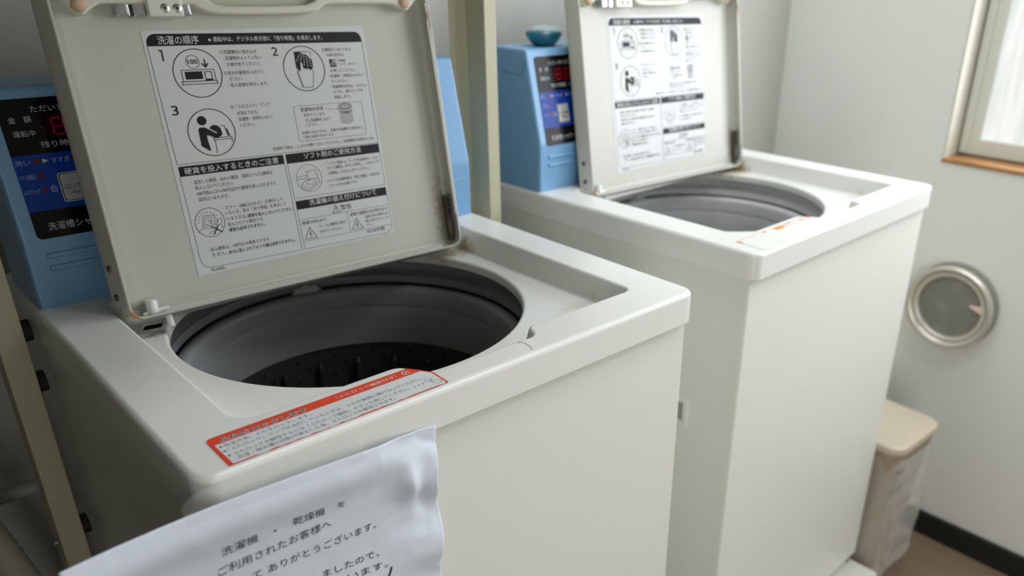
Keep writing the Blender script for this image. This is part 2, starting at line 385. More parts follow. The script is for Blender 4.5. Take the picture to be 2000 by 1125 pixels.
# top panel: apron, rim, stepped recess, tub opening and hinge slots, one shell
SLOTS = [fillet([(0.074, 0.340), (0.092, 0.337), (0.099, 0.352), (0.081, 0.355)], 0.003, 4), fillet([(0.425, 0.349), (0.452, 0.349), (0.452, 0.357), (0.425, 0.357)], 0.003, 4)]
def make_top():
    P = []; Fc = []
    def add_loft(rings):
        V, f = loft(rings); o = len(P); P.extend(V); Fc.extend([tuple(i + o for i in q) for q in f])
    outer = fillet([(0, 0), (W + 0.001, 0), (W + 0.001, D), (0, D)], 0.016, 8)
    ring = lambda pl, z: [(p[0], p[1], H + z) for p in pl]
    t = 0.0355; fr = 0.0055
    rg = [ring(offset(outer, -0.005), -t + 0.006), ring(offset(outer, -0.004), -t), ring(offset(outer, -0.0012), -t), ring(outer, -t + 0.0012), ring(outer, -fr)]
    for k in range(1, 7):
        a = PI / 2 * k / 6; rg.append(ring(offset(outer, -fr * (1 - math.cos(a))), -fr + fr * math.sin(a)))
    add_loft(rg)
    rec = fillet([(0.054, 0.059), (0.190, 0.059), (0.203, 0.029), (0.3165, 0.029), (0.325, 0.049), (0.469, 0.049), (0.469, 0.365), (0.054, 0.365)],
                 [0.018, 0.014, 0.014, 0.010, 0.009, 0.011, 0.014, 0.014], 10)
    dz = 0.027; ro = 0.0035; ri = 0.0025
    rr = []
    for k in range(0, 6):
        a = PI / 2 * k / 5; rr.append(ring(offset(rec, ro * (1 - math.sin(a))), -ro + ro * math.cos(a)))
    rr.append(ring(offset(rec, -0.0055), -dz + ri))
    for k in range(1, 5):
        a = PI / 2 * k / 4; rr.append(ring(offset(rec, -0.0055 - ri * (1 - math.cos(a))), -dz + ri - ri * math.sin(a)))
    add_loft(rr)
    o_in = offset(outer, -fr); h_out = offset(rec, ro)
    base = len(P); P.extend([Vector((p[0], p[1], H)) for p in o_in + h_out])
    Fc.extend([tuple(i + base for i in t3) for t3 in fill_region(o_in, [h_out])])
    fl = offset(rec, -0.0055 - ri); N = 120; R0 = 0.1796; lr = 0.004; cx, cy = 0.26, 0.257
    circ = lambda q: [(cx + q * math.cos(2 * PI * k / N), cy + q * math.sin(2 * PI * k / N)) for k in range(N)]
    cr = []
    for k in range(0, 6):
        a = PI / 2 * k / 5; cr.append(ring(circ(R0 + lr * (1 - math.sin(a))), -dz - lr + lr * math.cos(a)))
    cr.append(ring(circ(R0), -dz - 0.011)); cr.append(ring(circ(R0 + 0.004), -dz - 0.012)); cr.append(ring(circ(0.204), -dz - 0.012))
    add_loft(cr)
    slots = SLOTS
    for s in slots: add_loft([ring(s, -dz), ring(s, -dz - 0.002)])
    base = len(P); P.extend([Vector((p[0], p[1], H - dz)) for p in fl + circ(R0 + lr) + slots[0] + slots[1]])
    Fc.extend([tuple(i + base for i in t3) for t3 in fill_region(fl, [circ(R0 + lr), *slots])])
    bm = bmesh.new(); vs = [bm.verts.new(p) for p in P]
    for f in Fc:
        try: bm.faces.new([vs[i] for i in f])
        except ValueError: pass
    bmesh.ops.remove_doubles(bm, verts=bm.verts, dist=1e-5)
    return from_bm('top_panel', bm, M_top, mach, angle=50)
top = make_top()
for sl in SLOTS:      # black pockets added below the hinge slots, their colour stands for shade
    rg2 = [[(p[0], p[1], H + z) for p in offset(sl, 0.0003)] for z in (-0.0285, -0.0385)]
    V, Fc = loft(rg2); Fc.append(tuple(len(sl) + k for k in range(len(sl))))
    from_vf('slot_shade', V, Fc, M_black, top, smooth=False)

TC = (0.26, 0.257, H)
V, Fc = lathe([(0.203, -0.0385), (0.200, -0.040), (0.197, -0.054), (0.190, -0.059), (0.1865, -0.0595), (0.185, -0.062), (0.185, -0.068), (0.187, -0.070), (0.206, -0.071), (0.210, -0.06), (0.210, -0.0385)], 128, TC, closed=True)
from_vf('tub_cover', V, Fc, M_tub2, mach)
# spin basket: balance ring, groove, smooth wall, perforated lower wall with ribs
prof = [(0.188, -0.100), (0.188, -0.078), (0.186, -0.0735), (0.182, -0.071), (0.176, -0.0705), (0.172, -0.073), (0.1705, -0.078), (0.1695, -0.0935), (0.1715, -0.0945), (0.1715, -0.0955), (0.1692, -0.0968), (0.1675, -0.120), (0.1665, -0.146), (0.1690, -0.147)]
V, Fc = lathe(prof, 128, TC)
bask = from_vf('balance_ring', V, Fc, M_tub, mach, angle=60)
random.seed(4)
V, Fc = lathe([(0.1695, -0.146), (0.1690, -0.20), (0.166, -0.33), (0.155, -0.362), (0.10, -0.366), (0.0, -0.372)], 132, TC)
mi = [0] * len(Fc)
for k in range(22):
    for da, z in ((0.0, -0.1585), (-0.078, -0.172), (0.012, -0.186), (-0.085, -0.199), (0.0, -0.213), (-0.085, -0.226), (0.0, -0.24), (-0.085, -0.253)):
        a = 2 * PI * k / 22 + 0.13 + da; rr = 0.1690 - max(0, (-z - 0.2)) * 0.023 - 0.0006; ro = 0.0028
        c = Vector((TC[0] + rr * math.cos(a), TC[1] + rr * math.sin(a), H + z)); tx = Vector((-math.sin(a), math.cos(a), 0))
        o = len(V); V += [c + tx * (ro * math.cos(2 * PI * q / 12)) + Vector((0, 0, ro * math.sin(2 * PI * q / 12))) for q in range(12)]
        Fc.append(tuple(range(o, o + 12))); mi.append(1)
    a = 2 * PI * k / 22 + 0.13 - 0.165
    if k % 1 == 0:
        rr = 0.1692; c = Vector((TC[0] + rr * math.cos(a), TC[1] + rr * math.sin(a), 0))
        pts = [c + Vector((0, 0, H - 0.166)), c + Vector((-0.004 * math.cos(a), -0.004 * math.sin(a), H - 0.170)), c + Vector((-0.004 * math.cos(a), -0.004 * math.sin(a), H - 0.33))]
        v2, f2 = tube_pts(pts, [0.002, 0.0045, 0.0045], 10); o = len(V); V += v2
        Fc += [tuple(i + o for i in f) for f in f2]; mi += [0] * len(f2)
from_vf('perforated_basket', V, Fc, [M_bask, M_black], mach, mi, recalc=False)
# a tag of fluff hanging at the tub cover
bm = bmesh.new()
bmesh.ops.create_icosphere(bm, subdivisions=4, radius=1)
for v in bm.verts:
    n = noise.noise(v.co * 2.3) * 0.55 + noise.noise(v.co * 6) * 0.25
    v.co = Vector((v.co.x * 0.0155, v.co.y * 0.004, v.co.z * 0.0055)) * (1 + n) + Vector((0, 0, -0.004 * abs(v.co.x) ** 3))
lint = from_bm('lint_fluff', bm, M_lint, mach, (0.293, 0.257 + 0.1790, H - 0.0690)); lint.rotation_euler = (0, 0.12, -0.18)

# ------------------------------------------------------------------ lid
def frame(X, Z, O):
    X = Vector(X).normalized(); Z = Vector(Z); Z = (Z - X * X.dot(Z)).normalized(); Y = Z.cross(X)
    Mx = Matrix((X, Y, Z)).transposed().to_4x4(); Mx.translation = Vector(O) - Y * 0.019; return Mx
LID_L = frame((0.9993, 0.0252, -0.0259), (0.0036, 0.182, 0.9833), (0.1393, 0.3367, H + 0.0163))
LID_R = frame((1, -0.020, -0.018), (0, 0.16, 0.987), (0.1552, 0.3640, H + 0.0109))
U0, U1, V0, V1 = -0.0848, 0.3180, -0.0330, 0.274
def make_lid():
    P = []; Fc = []
    out = fillet([(U0, V0), (U1, V0), (U1, V1), (U0, V1)], 0.019, 9)
    rg = lambda off, y: [(p[0], y, p[1]) for p in offset(out, off)]
    rings = [rg(-0.005, 0.0255)]
    for k in range(1, 6):
        a = PI / 2 * k / 5; rings.append(rg(-0.005 * (1 - math.sin(a)), 0.0205 + 0.005 * math.cos(a)))
    rings += [rg(-0.0012, 0.0150), rg(-0.0040, 0.0070), rg(-0.0060, 0.0014), rg(-0.0064, 0.0004), rg(-0.0073, 0), rg(-0.0086, 0.0001), rg(-0.0091, 0.0008), rg(-0.0080, 0.013)]
    for k in range(1, 6):
        a = PI / 2 * k / 5; rings.append(rg(-0.0080 - 0.006 * (1 - math.cos(a)), 0.013 + 0.006 * math.sin(a)))
    V, f = loft(rings); P += V; Fc += f; n = len(out)
    Fc.append(tuple(range(n))); Fc.append(tuple((len(rings) - 1) * n + k for k in range(n)))
    bm = bmesh.new(); vs = [bm.verts.new(p) for p in P]
    for f in Fc: bm.faces.new([vs[i] for i in f])
    # folded hems with their stepped ends
    def hem(poly):
        lo = [bm.verts.new((p[0], 0.0004, p[1])) for p in poly]; hi = [bm.verts.new((p[0], 0.0016, p[1])) for p in poly]
        bm.faces.new(lo); bm.faces.new(hi[::-1])
        for i in range(len(poly)): bm.faces.new((lo[i], lo[(i + 1) % len(poly)], hi[(i + 1) % len(poly)], hi[i]))
    H0, H1, G0 = -0.0786, 0.3117, -0.0268
    hem([(H0 + 0.001, -0.0085), (H0 + 0.0045, -0.0085), (H0 + 0.0082, -0.004), (H0 + 0.0072, 0.09), (H0 + 0.0064, 0.17), (H0 + 0.006, 0.232), (H0 + 0.0022, 0.239), (H0 + 0.0012, 0.262), (H0 + 0.001, 0.262)])
    hem([(-0.050, G0 + 0.001), (0.2835, G0 + 0.001), (0.2815, G0 + 0.0062), (0.255, G0 + 0.0068), (-0.040, G0 + 0.0068), (-0.0465, G0 + 0.0040)])
    hem([(H1 - 0.001, 0.010), (H1 - 0.004, 0.014), (H1 - 0.0044, 0.15), (H1 - 0.0055, 0.222), (H1 - 0.0062, 0.236), (H1 - 0.0046, 0.244), (H1 - 0.0058, 0.258), (H1 - 0.001, 0.262)])
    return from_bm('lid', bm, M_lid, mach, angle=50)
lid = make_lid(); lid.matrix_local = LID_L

def prism(poly, y0, y1, bev=0.0, seg=3):
    """polygon in (u,v) from depth y0 (front) to y1, the front rim rounded"""
    poly = [Vector(p) for p in poly]
    rings = [[(p[0], y1, p[1]) for p in poly]]
    if bev:
        for k in range(seg + 1):
            a = PI / 2 * k / seg
            rings.append([(p[0], y0 + bev - bev * math.sin(a), p[1]) for p in offset(poly, -bev * (1 - math.cos(a)))])
    else: rings.append([(p[0], y0, p[1]) for p in poly])
    V, f = loft(rings); n = len(poly)
    f.append(tuple(range(n))); f.append(tuple((len(rings) - 1) * n + k for k in range(n))[::-1])
    return V, f
# handle strip across the top
low = [(-66, 258), (-62, 254.5), (-57, 248.5), (-54, 245.8), (-51.5, 245), (-48.5, 246.5), (-42, 251), (-36, 254.2), (-30, 254.6), (-22, 254.4), (36, 254.2), (44.8, 254.1), (47.6, 251.6), (51, 249.4), (56, 247.6),
       (63, 246.4), (72, 246), (104, 245.7), (140, 246.6), (167, 248.2), (172, 249.6), (177, 252.8), (183, 256.3), (198, 257), (259.7, 257.8), (265, 256.8), (275, 252.8), (281, 250.8), (285, 251.2), (290, 255), (296.5, 261), (306, 263), (306, 271),
       (176, 271), (170, 260), (160, 256), (120, 254.4), (78, 254), (66, 255), (60, 259), (52, 271), (-66, 271)]
# rounded-out polygon, given in millimetres
V, Fc = prism([(a / 1000, b / 1000) for a, b in low], 0.004, 0.019, 0.003, 4)
from_vf('handle', V, Fc, M_handle, lid, angle=35)
# finger scoop of the handle, set further back, recess shade in its darker colour
V, Fc = prism([(0.050, 0.2535), (0.178, 0.2535), (0.178, 0.2712), (0.050, 0.2712)], 0.0115, 0.019)
from_vf('finger_scoop', V, Fc, mat('scoop_shade', (0.50, 0.49, 0.37), 0.45), lid)
for (a, b, c, e) in ((-0.0235, -0.0125, 0.2440, 0.2550), (-0.0095, 0.0012, 0.2436, 0.2550), (0.0305, 0.0418, 0.2448, 0.2552)):
    bm = bmesh.new(); bbox(bm, a, b, 0.0065, 0.0185, c, e, 0.0012); bbox(bm, a + 0.002, b - 0.002, 0.0060, 0.008, c + 0.002, e, 0.0004)
    from_bm('latch_plate', bm, M_chrome, lid)
bm = bmesh.new(); bbox(bm, 0.0015, 0.0335, 0.0015, 0.0185, 0.2432, 0.2712, 0.002); from_bm('latch_block', bm, mat('milky_plastic', (0.70, 0.70, 0.63), 0.35), lid)
for cu in (0.0167, 0.0276):
    prof = [(0.0, -0.0008), (0.0032, -0.0006), (0.0043, 0.0001), (0.0044, 0.002)]
    V, Fc = lathe(prof, 28, (cu, 0.0015, 0.2503), 'Y'); mi = [0] * len(Fc)
    o = len(V); star = []
    for k in range(24):
        rr = 0.0013 + 0.0005 * math.cos(6 * 2 * PI * k / 24); star.append(Vector((cu + rr * math.cos(2 * PI * k / 24), 0.0015 - 0.0011, 0.2503 + rr * math.sin(2 * PI * k / 24))))
    V += star; Fc.append(tuple(range(o, o + 24))); mi.append(1)
    from_vf('torx_screw', V, Fc, [M_steel, M_black], lid, mi)
for cu, cv, rr in ((-0.0535, 0.2530, 0.0062), (0.2805, 0.2590, 0.0064)):
    V, Fc = lathe([(0, -0.0028), (rr * 0.6, -0.0027), (rr * 0.86, -0.0018), (rr, 0.0), (rr * 1.02, 0.004)], 32, (cu, 0.0035, cv), 'Y')
    from_vf('rubber_bumper', V, Fc, M_bump, lid)
for cv in (0.0245, -0.003):   # dark screws in the lid's left flange
    V, Fc = lathe([(0, -0.0012), (0.0026, -0.001), (0.0033, 0.0), (0.0033, 0.001)], 20, (U0 + 0.0018, 0.0118, cv), 'X'); from_vf('flange_screw', V, Fc, M_screw, lid)
# white hinge pin, hinge rod and stem at the lower left corner
V, Fc = tube_pts([(-0.0555, 0.012, -0.0262), (-0.0545, 0.012, -0.0125), (-0.0543, 0.012, -0.0115)], [0.0055, 0.0050, 0.0042], 20); from_vf('hinge_pin', V, Fc, M_white, lid)
V, Fc = tube_pts([(-0.064, 0.0120, -0.0248), (-0.058, 0.0120, -0.0244), (-0.050, 0.0120, -0.0240), (-0.043, 0.0122, -0.0236), (-0.039, 0.0128, -0.0232)], [0.0020, 0.0030, 0.0032, 0.0030, 0.0018], 14); from_vf('hinge_rod', V, Fc, M_white, lid)
V, Fc = tube_pts([(-0.0425, 0.012, -0.024), (-0.0420, 0.011, -0.041)], 0.0032, 14); from_vf('hinge_stem', V, Fc, M_white, lid)
# grimy spring hinge inside the right flange
bm = bmesh.new(); bbox(bm, 0.3020, 0.3078, 0.009, 0.017, -0.020, 0.036, 0.0015); bbox(bm, 0.3000, 0.3080, 0.007, 0.013, -0.014, 0.006, 0.002)
hb = from_bm('hinge_bracket', bm, M_rust, lid)
V, Fc = tube_pts([(0.3050 + 0.0022 * math.cos(k * 0.9), 0.008 + 0.0022 * math.sin(k * 0.9), 0.012 + 0.0009 * k) for k in range(0, 30)], 0.0009, 6)
from_vf('hinge_spring', V, Fc, M_rust, lid)

# instruction label on the inside of the lid (measured layout in millimetres)
def LB(uu, vv, h=0):
    v2 = (vv + 0.0175 * uu) * 1.0316; u3 = uu * 1.0447 + 0.0136 * vv * uu / 219
    return (u3 / 1000, 0.019 - 0.0003 - h, v2 / 1000)
lp = Print(LB, 0.00012)
K, WT, FI, GR = 0, 1, 2, 3
lp.rect(-3.4, -0.4, 218.6, 225.6, WT, 0)
mid = lambda a, b: a
def LT(body, a, b, h, mi=FI, bold=0.0, layer=2):
    """text from the measured foot of its first to that of its last sign; the level is averaged"""
    l = ((a[1] + 0.0175 * a[0]) + (b[1] + 0.0175 * b[0])) / 2
    V, Fc = glyphs(body, bold)
    x0 = min(q[0] for q in V); x1 = max(q[0] for q in V); k = (b[0] - a[0]) / (x1 - x0)
    lp.add([(a[0] + (q[0] - x0) * k, l + (q[1] + 0.06) * h - 0.0175 * (a[0] + (q[0] - x0) * k)) for q in V], Fc, mi, layer)
def fl(uu, vv): return (uu, vv - 0.0175 * uu)      # level position -> measured position
def P_rect(u0, v0, u1, v1, mi, layer=1): lp.poly([fl(u0, v0), fl(u1, v0), fl(u1, v1), fl(u0, v1)], mi, layer)
def P_poly(pts, mi, layer=1): lp.poly([fl(*p) for p in pts], mi, layer)
def P_line(pts, w, mi, layer=1, closed=False): lp.line([fl(*p) for p in pts], w, mi, layer, closed)
def P_ring(cx, cy, rad, w, mi, layer=1, sy=1.0, n=56): P_line([(cx + rad * math.cos(2 * PI * k / n), cy + sy * rad * math.sin(2 * PI * k / n)) for k in range(n)], w, mi, layer, True)
def P_disc(cx, cy, rx, ry, mi, layer=1, n=36): P_poly([(cx + rx * math.cos(2 * PI * k / n), cy + ry * math.sin(2 * PI * k / n)) for k in range(n)], mi, layer)
# heading bar with rounded top corners
bar = fillet([(-0.6, 212.5), (214.3, 212.5), (214.3, 223.0), (-0.6, 223.0)], [0.001, 0.001, 8.2, 8.2], 8)
P_poly([tuple(p) for p in bar], K)
LT('洗濯の順序', (8.9, 213.6), (45.0, 213.2), 8.2, WT, 0.004)
P_rect(53.8, 216.0, 56.0, 218.2, WT, 2)
LT('運転中は、デジタル表示部に「残り時間」を表示します。', (58.0, 214.7), (169.2, 212.3), 5.0, WT, 0.003)
# outer frame of the upper field and of the lower columns
P_line([(-0.6, 212.6), (1.0, 106.6), (215.6, 105.6), (214.3, 212.6)], 0.45, FI)
P_line([(7.7, 208.6), (10.3, 208.6), (10.3, 199.4)], 1.15, K, 2)
LT('2', (113.0, 198.4), (119.0, 198.2), 12.0, K, 0.004)
LT('3', (7.2, 150.4), (13.2, 150.3), 12.4, K, 0.004)
P_ring(38.0, 187.6, 21.8, 0.75, K, 2); P_ring(144.0, 187.6, 22.0, 0.75, K, 2); P_ring(39.0, 133.0, 21.9, 0.75, K, 2)
# 1: coin and coin box
P_ring(35.4, 198.0, 5.9, 0.4, K, 2); LT('100', (30.9, 195.2), (39.9, 195.0), 6.0, K, 0.006, 3)
P_line([(46.1, 200.2), (46.1, 193.6)], 1.1, K, 2); P_line([(43.3, 196.4), (46.1, 193.0), (48.9, 196.4)], 1.2, K, 2)
P_line([(23.5, 190.7), (53.3, 190.7), (53.3, 180.6), (23.5, 180.6)], 0.55, K, 2, True)
P_rect(26.2, 182.4, 41.8, 189.3, K, 2); P_line([(44.2, 188.7), (50.3, 188.7), (50.3, 181.0), (44.2, 181.0)], 0.7, K, 2, True); P_rect(44.2, 180.7, 50.3, 182.4, K, 3)
P_line([(22.2, 177.0), (22.2, 180.5), (54.2, 180.5), (54.2, 177.0)], 0.6, K, 2); P_line([(22.4, 177.9), (54.0, 177.9)], 0.6, K, 2)
for a, b, t in (((61.7, 203.1), (97.5, 202.1), '①洗濯槽内に他の人の'), ((65.9, 197.6), (101.1, 196.4), '洗濯物が入っていない'), ((66.2, 191.8), (99.6, 190.7), 'か確かめてください。'),
                ((61.6, 183.9), (100.9, 182.8), '②表示の硬貨を入れてく'), ((66.2, 178.3), (78.3, 177.8), 'ださい。'), ((63.5, 172.7), (103.3, 171.4), '・投入金額を表示します。')): LT(t, a, b, 4.1)
# 2: shower button pressed by a finger
P_poly([tuple(p) for p in fillet([(135.4, 186.6), (153.6, 186.6), (153.6, 204.4), (135.4, 204.4)], [3, 3, 0.2, 0.2], 5)], K, 2)
P_poly([(141.5, 203.6), (150.6, 203.9), (152.4, 204.5), (153.7, 196.0), (148.2, 201.4), (143.8, 202.2)], WT, 3)
for i, (x0, y0, x1, y1) in enumerate(((141.0, 201.6, 136.6, 194.6), (143.4, 201.0, 139.6, 191.4), (145.6, 200.8, 144.2, 190.0), (148.2, 200.0, 148.0, 188.6), (150.8, 198.6, 151.6, 188.4))):
    for q in range(4):
        t0, t1 = q / 4, q / 4 + 0.17; P_line([(x0 + (x1 - x0) * t0, y0 + (y1 - y0) * t0), (x0 + (x1 - x0) * t1, y0 + (y1 - y0) * t1)], 0.65, WT, 3)
hand = [(139.4, 169.2), (149.8, 169.2), (152.9, 183.4), (152.4, 186.0), (150.8, 186.9), (149.6, 186.2), (148.6, 187.8), (146.8, 187.9), (145.8, 186.7), (144.7, 188.3), (143.4, 188.0), (142.9, 187.2), (142.5, 193.0), (141.3, 194.4), (140.0, 193.2), (139.2, 185.6), (137.2, 186.1), (136.2, 184.2)]
P_poly(hand, WT, 4); P_line(hand, 0.5, K, 5, True)
for a, b, t in (((166.4, 201.2), (199.5, 200.2), '③硬貨を入れてから'), ((171.3, 195.6), (190.8, 195.3), '10秒以内に'), ((172.0, 180.1), (202.0, 178.8), 'を押してください。'), ((168.8, 174.3), (210.6, 173.6), '・洗濯物・洗剤は入れない'),
                ((171.4, 169.0), (191.0, 168.5), 'でください。'), ((169.2, 163.6), (212.2, 162.5), '・洗濯槽洗浄中は、ふたロッ'), ((171.9, 158.5), (207.0, 157.3), 'クされ、表示ランプが'), ((171.9, 153.0), (191.0, 152.3), '回転します。')): LT(t, a, b, 3.7)
LT('洗濯槽', (182.3, 189.8), (191.2, 189.6), 2.8); LT('シャワーボタン', (182.4, 186.2), (203.3, 185.6), 2.8)
P_rect(173.0, 188.0, 180.4, 195.9, K, 2)
for i in range(5): P_line([(175.6 + i * 0.8, 194.6), (173.6 + i * 1.6, 188.8)], 0.4, WT, 3)
P_poly([(176, 195.3), (179.8, 195.6), (180.2, 191.6), (178.3, 194.2)], WT, 3)
# 3: person loading the machine
P_disc(31.8, 144.6, 4.3, 4.3, K, 2)
P_poly([tuple(p) for p in fillet([(26.6, 121.4), (34.6, 115.4), (33.4, 127.0), (33.6, 131.2), (43.8, 126.6), (45.4, 130.2), (33.2, 138.2), (27.0, 138.6)], [0.5, 0.5, 1, 0.6, 1.6, 1.6, 2, 2.5], 5)], K, 2)
P_poly([tuple(p) for p in fillet([(37.0, 137.2), (43.4, 132.8), (45.0, 127.6), (48.4, 130.6), (47.6, 136.4), (44.6, 139.4), (40.6, 139.8)], [0.8, 0.8, 1.2, 1.5, 2, 2, 2], 5)], K, 2)
P_line([(46.8, 138.6), (51.4, 138.6), (53.4, 128.6)], 0.5, K, 2); P_line([(53.0, 135.6), (54.6, 128.6)], 1.3, K, 2)
P_line([(39.6, 128.9), (39.2, 125.8), (56.6, 125.8), (56.2, 122.2)], 0.6, K, 2); P_line([(39.4, 127.8), (56.6, 127.8), (56.6, 125.8)], 0.6, K, 2); P_line([(40.4, 125.8), (39.8, 113.0)], 0.55, K, 2)
for a, b, t in (((61.7, 152.3), (100.1, 151.5), '④「ふたロック」ランプ'), ((66.3, 146.2), (87.9, 144.9), 'が消えてから、'), ((66.3, 140.4), (100.9, 139.0), '洗濯物・洗剤を入れて'), ((66.7, 134.6), (81.6, 133.8), 'ください。')): LT(t, a, b, 4.1)
# load guide box with the little drum
P_line([tuple(p) for p in fillet([(124.4, 116.0), (202.6, 116.0), (202.6, 151.2), (124.4, 151.2)], 1.6, 5)], 0.35, FI, 1, True)
LT('洗濯物の目安', (131.2, 143.2), (157.0, 142.4), 4.4, FI, 0.003)
for a, b, t in (((134.3, 137.8), (157.1, 136.8), '目安ラインより'), ((134.2, 132.4), (163.7, 131.1), '下に洗濯物を入れて'), ((134.7, 127.8), (148.3, 127.2), 'ください。')): LT(t, a, b, 3.9)
LT('衣類を入れすぎると、衣類が洗濯槽から飛び出し', (128.8, 120.7), (198.7, 118.7), 3.4); LT('て破れる恐れがあります。', (128.9, 116.1), (165.1, 115.2), 3.4)
P_poly([(174.8, 147.2)] + [(182.2 - 7.6 * math.cos(PI * k / 16), 131.6 - 2.6 * math.sin(PI * k / 16)) for k in range(17)] + [(189.9, 147.2)], GR, 1)
P_disc(182.3, 147.6, 7.7, 3.0, GR, 2); P_ring(182.3, 147.6, 7.7, 0.35, FI, 3, 0.4); P_ring(182.3, 147.2, 5.7, 0.3, FI, 3, 0.4)
P_line([(174.7, 143.8)] + [(182.3 - 7.6 * math.cos(PI * k / 12), 143.8 - 2.6 * math.sin(PI * k / 12)) for k in range(13)], 0.3, FI, 3)
LT('洗濯槽', (178.3, 136.8), (186.0, 136.7), 2.4, FI, 0, 3)
P_line([(159.0, 146.0), (174.2, 145.2)], 0.3, FI, 2); P_poly([(174.6, 145.2), (172.8, 145.9), (172.8, 144.6)], FI, 2)
LT('・洗濯終了後は、上ぶたを開けておいてください。(洗濯槽内の病気のため)', (92.7, 108.2), (211.0, 106.0), 3.5)
# lower left: coins
P_rect(1.2, 95.3, 104.0, 104.6, K); LT('硬貨を投入するときのご注意', (5.8, 96.8), (98.1, 95.2), 6.6, WT, 0.005)
for a, b, t, bo in (((9.8, 86.8), (89.5, 85.3), '・変形した硬貨、ぬれた硬貨、洗剤のついた硬貨は', 0), ((12.1, 81.5), (48.8, 80.6), '投入しないでください。', 0), ((12.4, 75.9), (91.0, 74.0), '100円投入口へ100円以外の硬貨を投入されますと', 0), ((12.6, 70.3), (41.8, 69.1), '返却口へ戻ります。', 0),
                    ((32.6, 58.0), (94.8, 57.5), '・エラー（888,222など）を表示して', 0), ((34.5, 53.2), (97.4, 51.7), 'いるとき、及び「残り時間」を表示して', 0), ((34.7, 47.3), (55.0, 47.0), 'いるときは、', 0), ((55.6, 47.0), (103.1, 45.3), '硬貨を投入しないでください。', 0.007), ((34.6, 42.2), (71.3, 40.4), '投入されても無効です。', 0), ((34.7, 36.8), (71.2, 35.1), '硬貨も返却されません。', 0.007),
                    ((10.9, 20.9), (73.7, 19.8), '・投入硬貨は、100円のみ使用できます。', 0), ((13.7, 15.4), (29.0, 15.0), 'ただし、', 0), ((29.5, 15.1), (99.4, 13.1), '余分に投入されてもつり銭は返却されません。', 0.007)): LT(t, a, b, 4.2, K if bo else FI, bo)
P_line([(1.4, 95.4)] + [tuple(p) for p in fillet([(0.8, 95.0), (1.6, 6.0), (105.2, 5.0), (104.0, 95.0)], [0.01, 10, 0.4, 0.01], 7)][1:], 0.4, FI)
P_ring(18.6, 49.2, 14.0, 0.5, FI, 2)
P_line([(11, 45.6), (13.4, 56.2), (24.0, 55.6), (22.6, 46.4)], 0.4, FI, 2, True); P_line([(13, 47.4), (14.8, 54.2), (21.4, 53.8), (20.2, 48.0)], 0.35, FI, 2, True)
P_line([(17, 52.4), (17.6, 49.8), (19.6, 50.2)], 0.35, FI, 2); P_line([(19.2, 52.2), (19.0, 48.6)], 0.35, FI, 2)
for k in range(9):
    a = PI * (0.15 + k * 0.11); P_line([(17.2 + 8 * math.cos(a), 51 + 7 * math.sin(a)), (17.2 + 10.6 * math.cos(a), 51 + 9.6 * math.sin(a))], 0.3, FI, 2)
P_line([(5.6, 41.4), (9.4, 44.0), (23.2, 43.2)], 0.35, FI, 2); P_line([(20.4, 36.8), (23.4, 45.4), (26.6, 50.6), (28.8, 51.8), (30.0, 49.6), (28.6, 45.8), (29.4, 42.0)], 0.4, FI, 2)
P_line([(25.6, 51.8), (24.8, 50.0), (26.4, 48.6)], 0.35, FI, 2); P_line([(14.6, 38.4), (19.6, 40.6), (21.4, 39.2)], 0.35, FI, 2)
P_line([(18.4, 45.6), (28.4, 38.0)], 0.9, K, 3); P_line([(26.6, 46.6), (19.6, 36.8)], 0.9, K, 3)
LT('75100A', (9.3, 1.5), (22.9, 1.2), 4.0)
# lower right: softener, installing
P_rect(106.5, 94.9, 215.5, 104.6, K); LT('ソフト剤のご使用方法', (125.9, 95.6), (192.5, 94.3), 6.6, WT, 0.005)
P_line([(106.8, 95.0), (107.4, 58.8), (215.8, 58.8), (215.6, 95.0)], 0.4, FI)
for a, b, t in (((146.3, 85.6), (212.1, 84.8), '・「ソフト剤投入」ランプが点滅中に「ふた'), ((149.8, 81.1), (212.2, 79.9), 'ロック解除」ボタンを押し、ふたロック'), ((150.0, 75.6), (200.2, 74.5), 'を解除してから入れてください。'), ((146.2, 68.0), (211.7, 66.4), '・ランプ点滅時間は「残り時間」の表示が'), ((149.0, 62.7), (182.7, 61.6), '13〜11分の時です。')): LT(t, a, b, 3.7)
P_ring(127.6, 77.6, 14.0, 0.35, FI, 2)
P_line([(126.6, 74.4), (125.6, 84.6), (135.4, 85.4), (137.4, 76.4)], 0.35, FI, 2); P_line([(117.6, 71.6), (123.6, 76.8), (137.6, 76.6), (138.4, 74.0), (127.0, 66.6), (117.6, 71.6)], 0.35, FI, 2); P_ring(128.6, 73.6, 5.2, 0.3, FI, 2, 0.5)
P_line([(114.2, 79.8), (121.0, 81.0), (126.4, 80.4)], 0.35, FI, 2); P_line([(114.6, 77.6), (121.4, 77.8), (124.6, 79.0)], 0.35, FI, 2); P_line([(117.6, 71.6), (117.4, 68.6), (126.4, 64.6), (138.4, 71.8)], 0.3, FI, 2)
P_rect(107.7, 47.0, 216.2, 56.0, K); LT('洗濯機の据え付けについて', (122.5, 47.2), (203.1, 46.0), 6.8, WT, 0.005)
LT('警告', (157.1, 36.6), (170.0, 36.0), 5.8, FI, 0.006)
def tri(cx, y, w, h, bolt):
    P_line([(cx - w / 2, y), (cx + w / 2, y), (cx, y + h)], 0.55, FI, 2, True)
    if bolt: P_line([(cx + 0.8, y + h * 0.66), (cx - 1.0, y + h * 0.40), (cx + 0.9, y + h * 0.42), (cx - 0.4, y + h * 0.12)], 0.7, FI, 2)
    else: P_line([(cx, y + h * 0.66), (cx, y + h * 0.30)], 0.8, FI, 2); P_disc(cx, y + h * 0.17, 0.45, 0.45, FI, 2)
tri(151.6, 37.4, 9.2, 8.0, False); tri(117.6, 15.2, 13.6, 11.8, True); tri(173.4, 15.4, 13.4, 12.0, True)
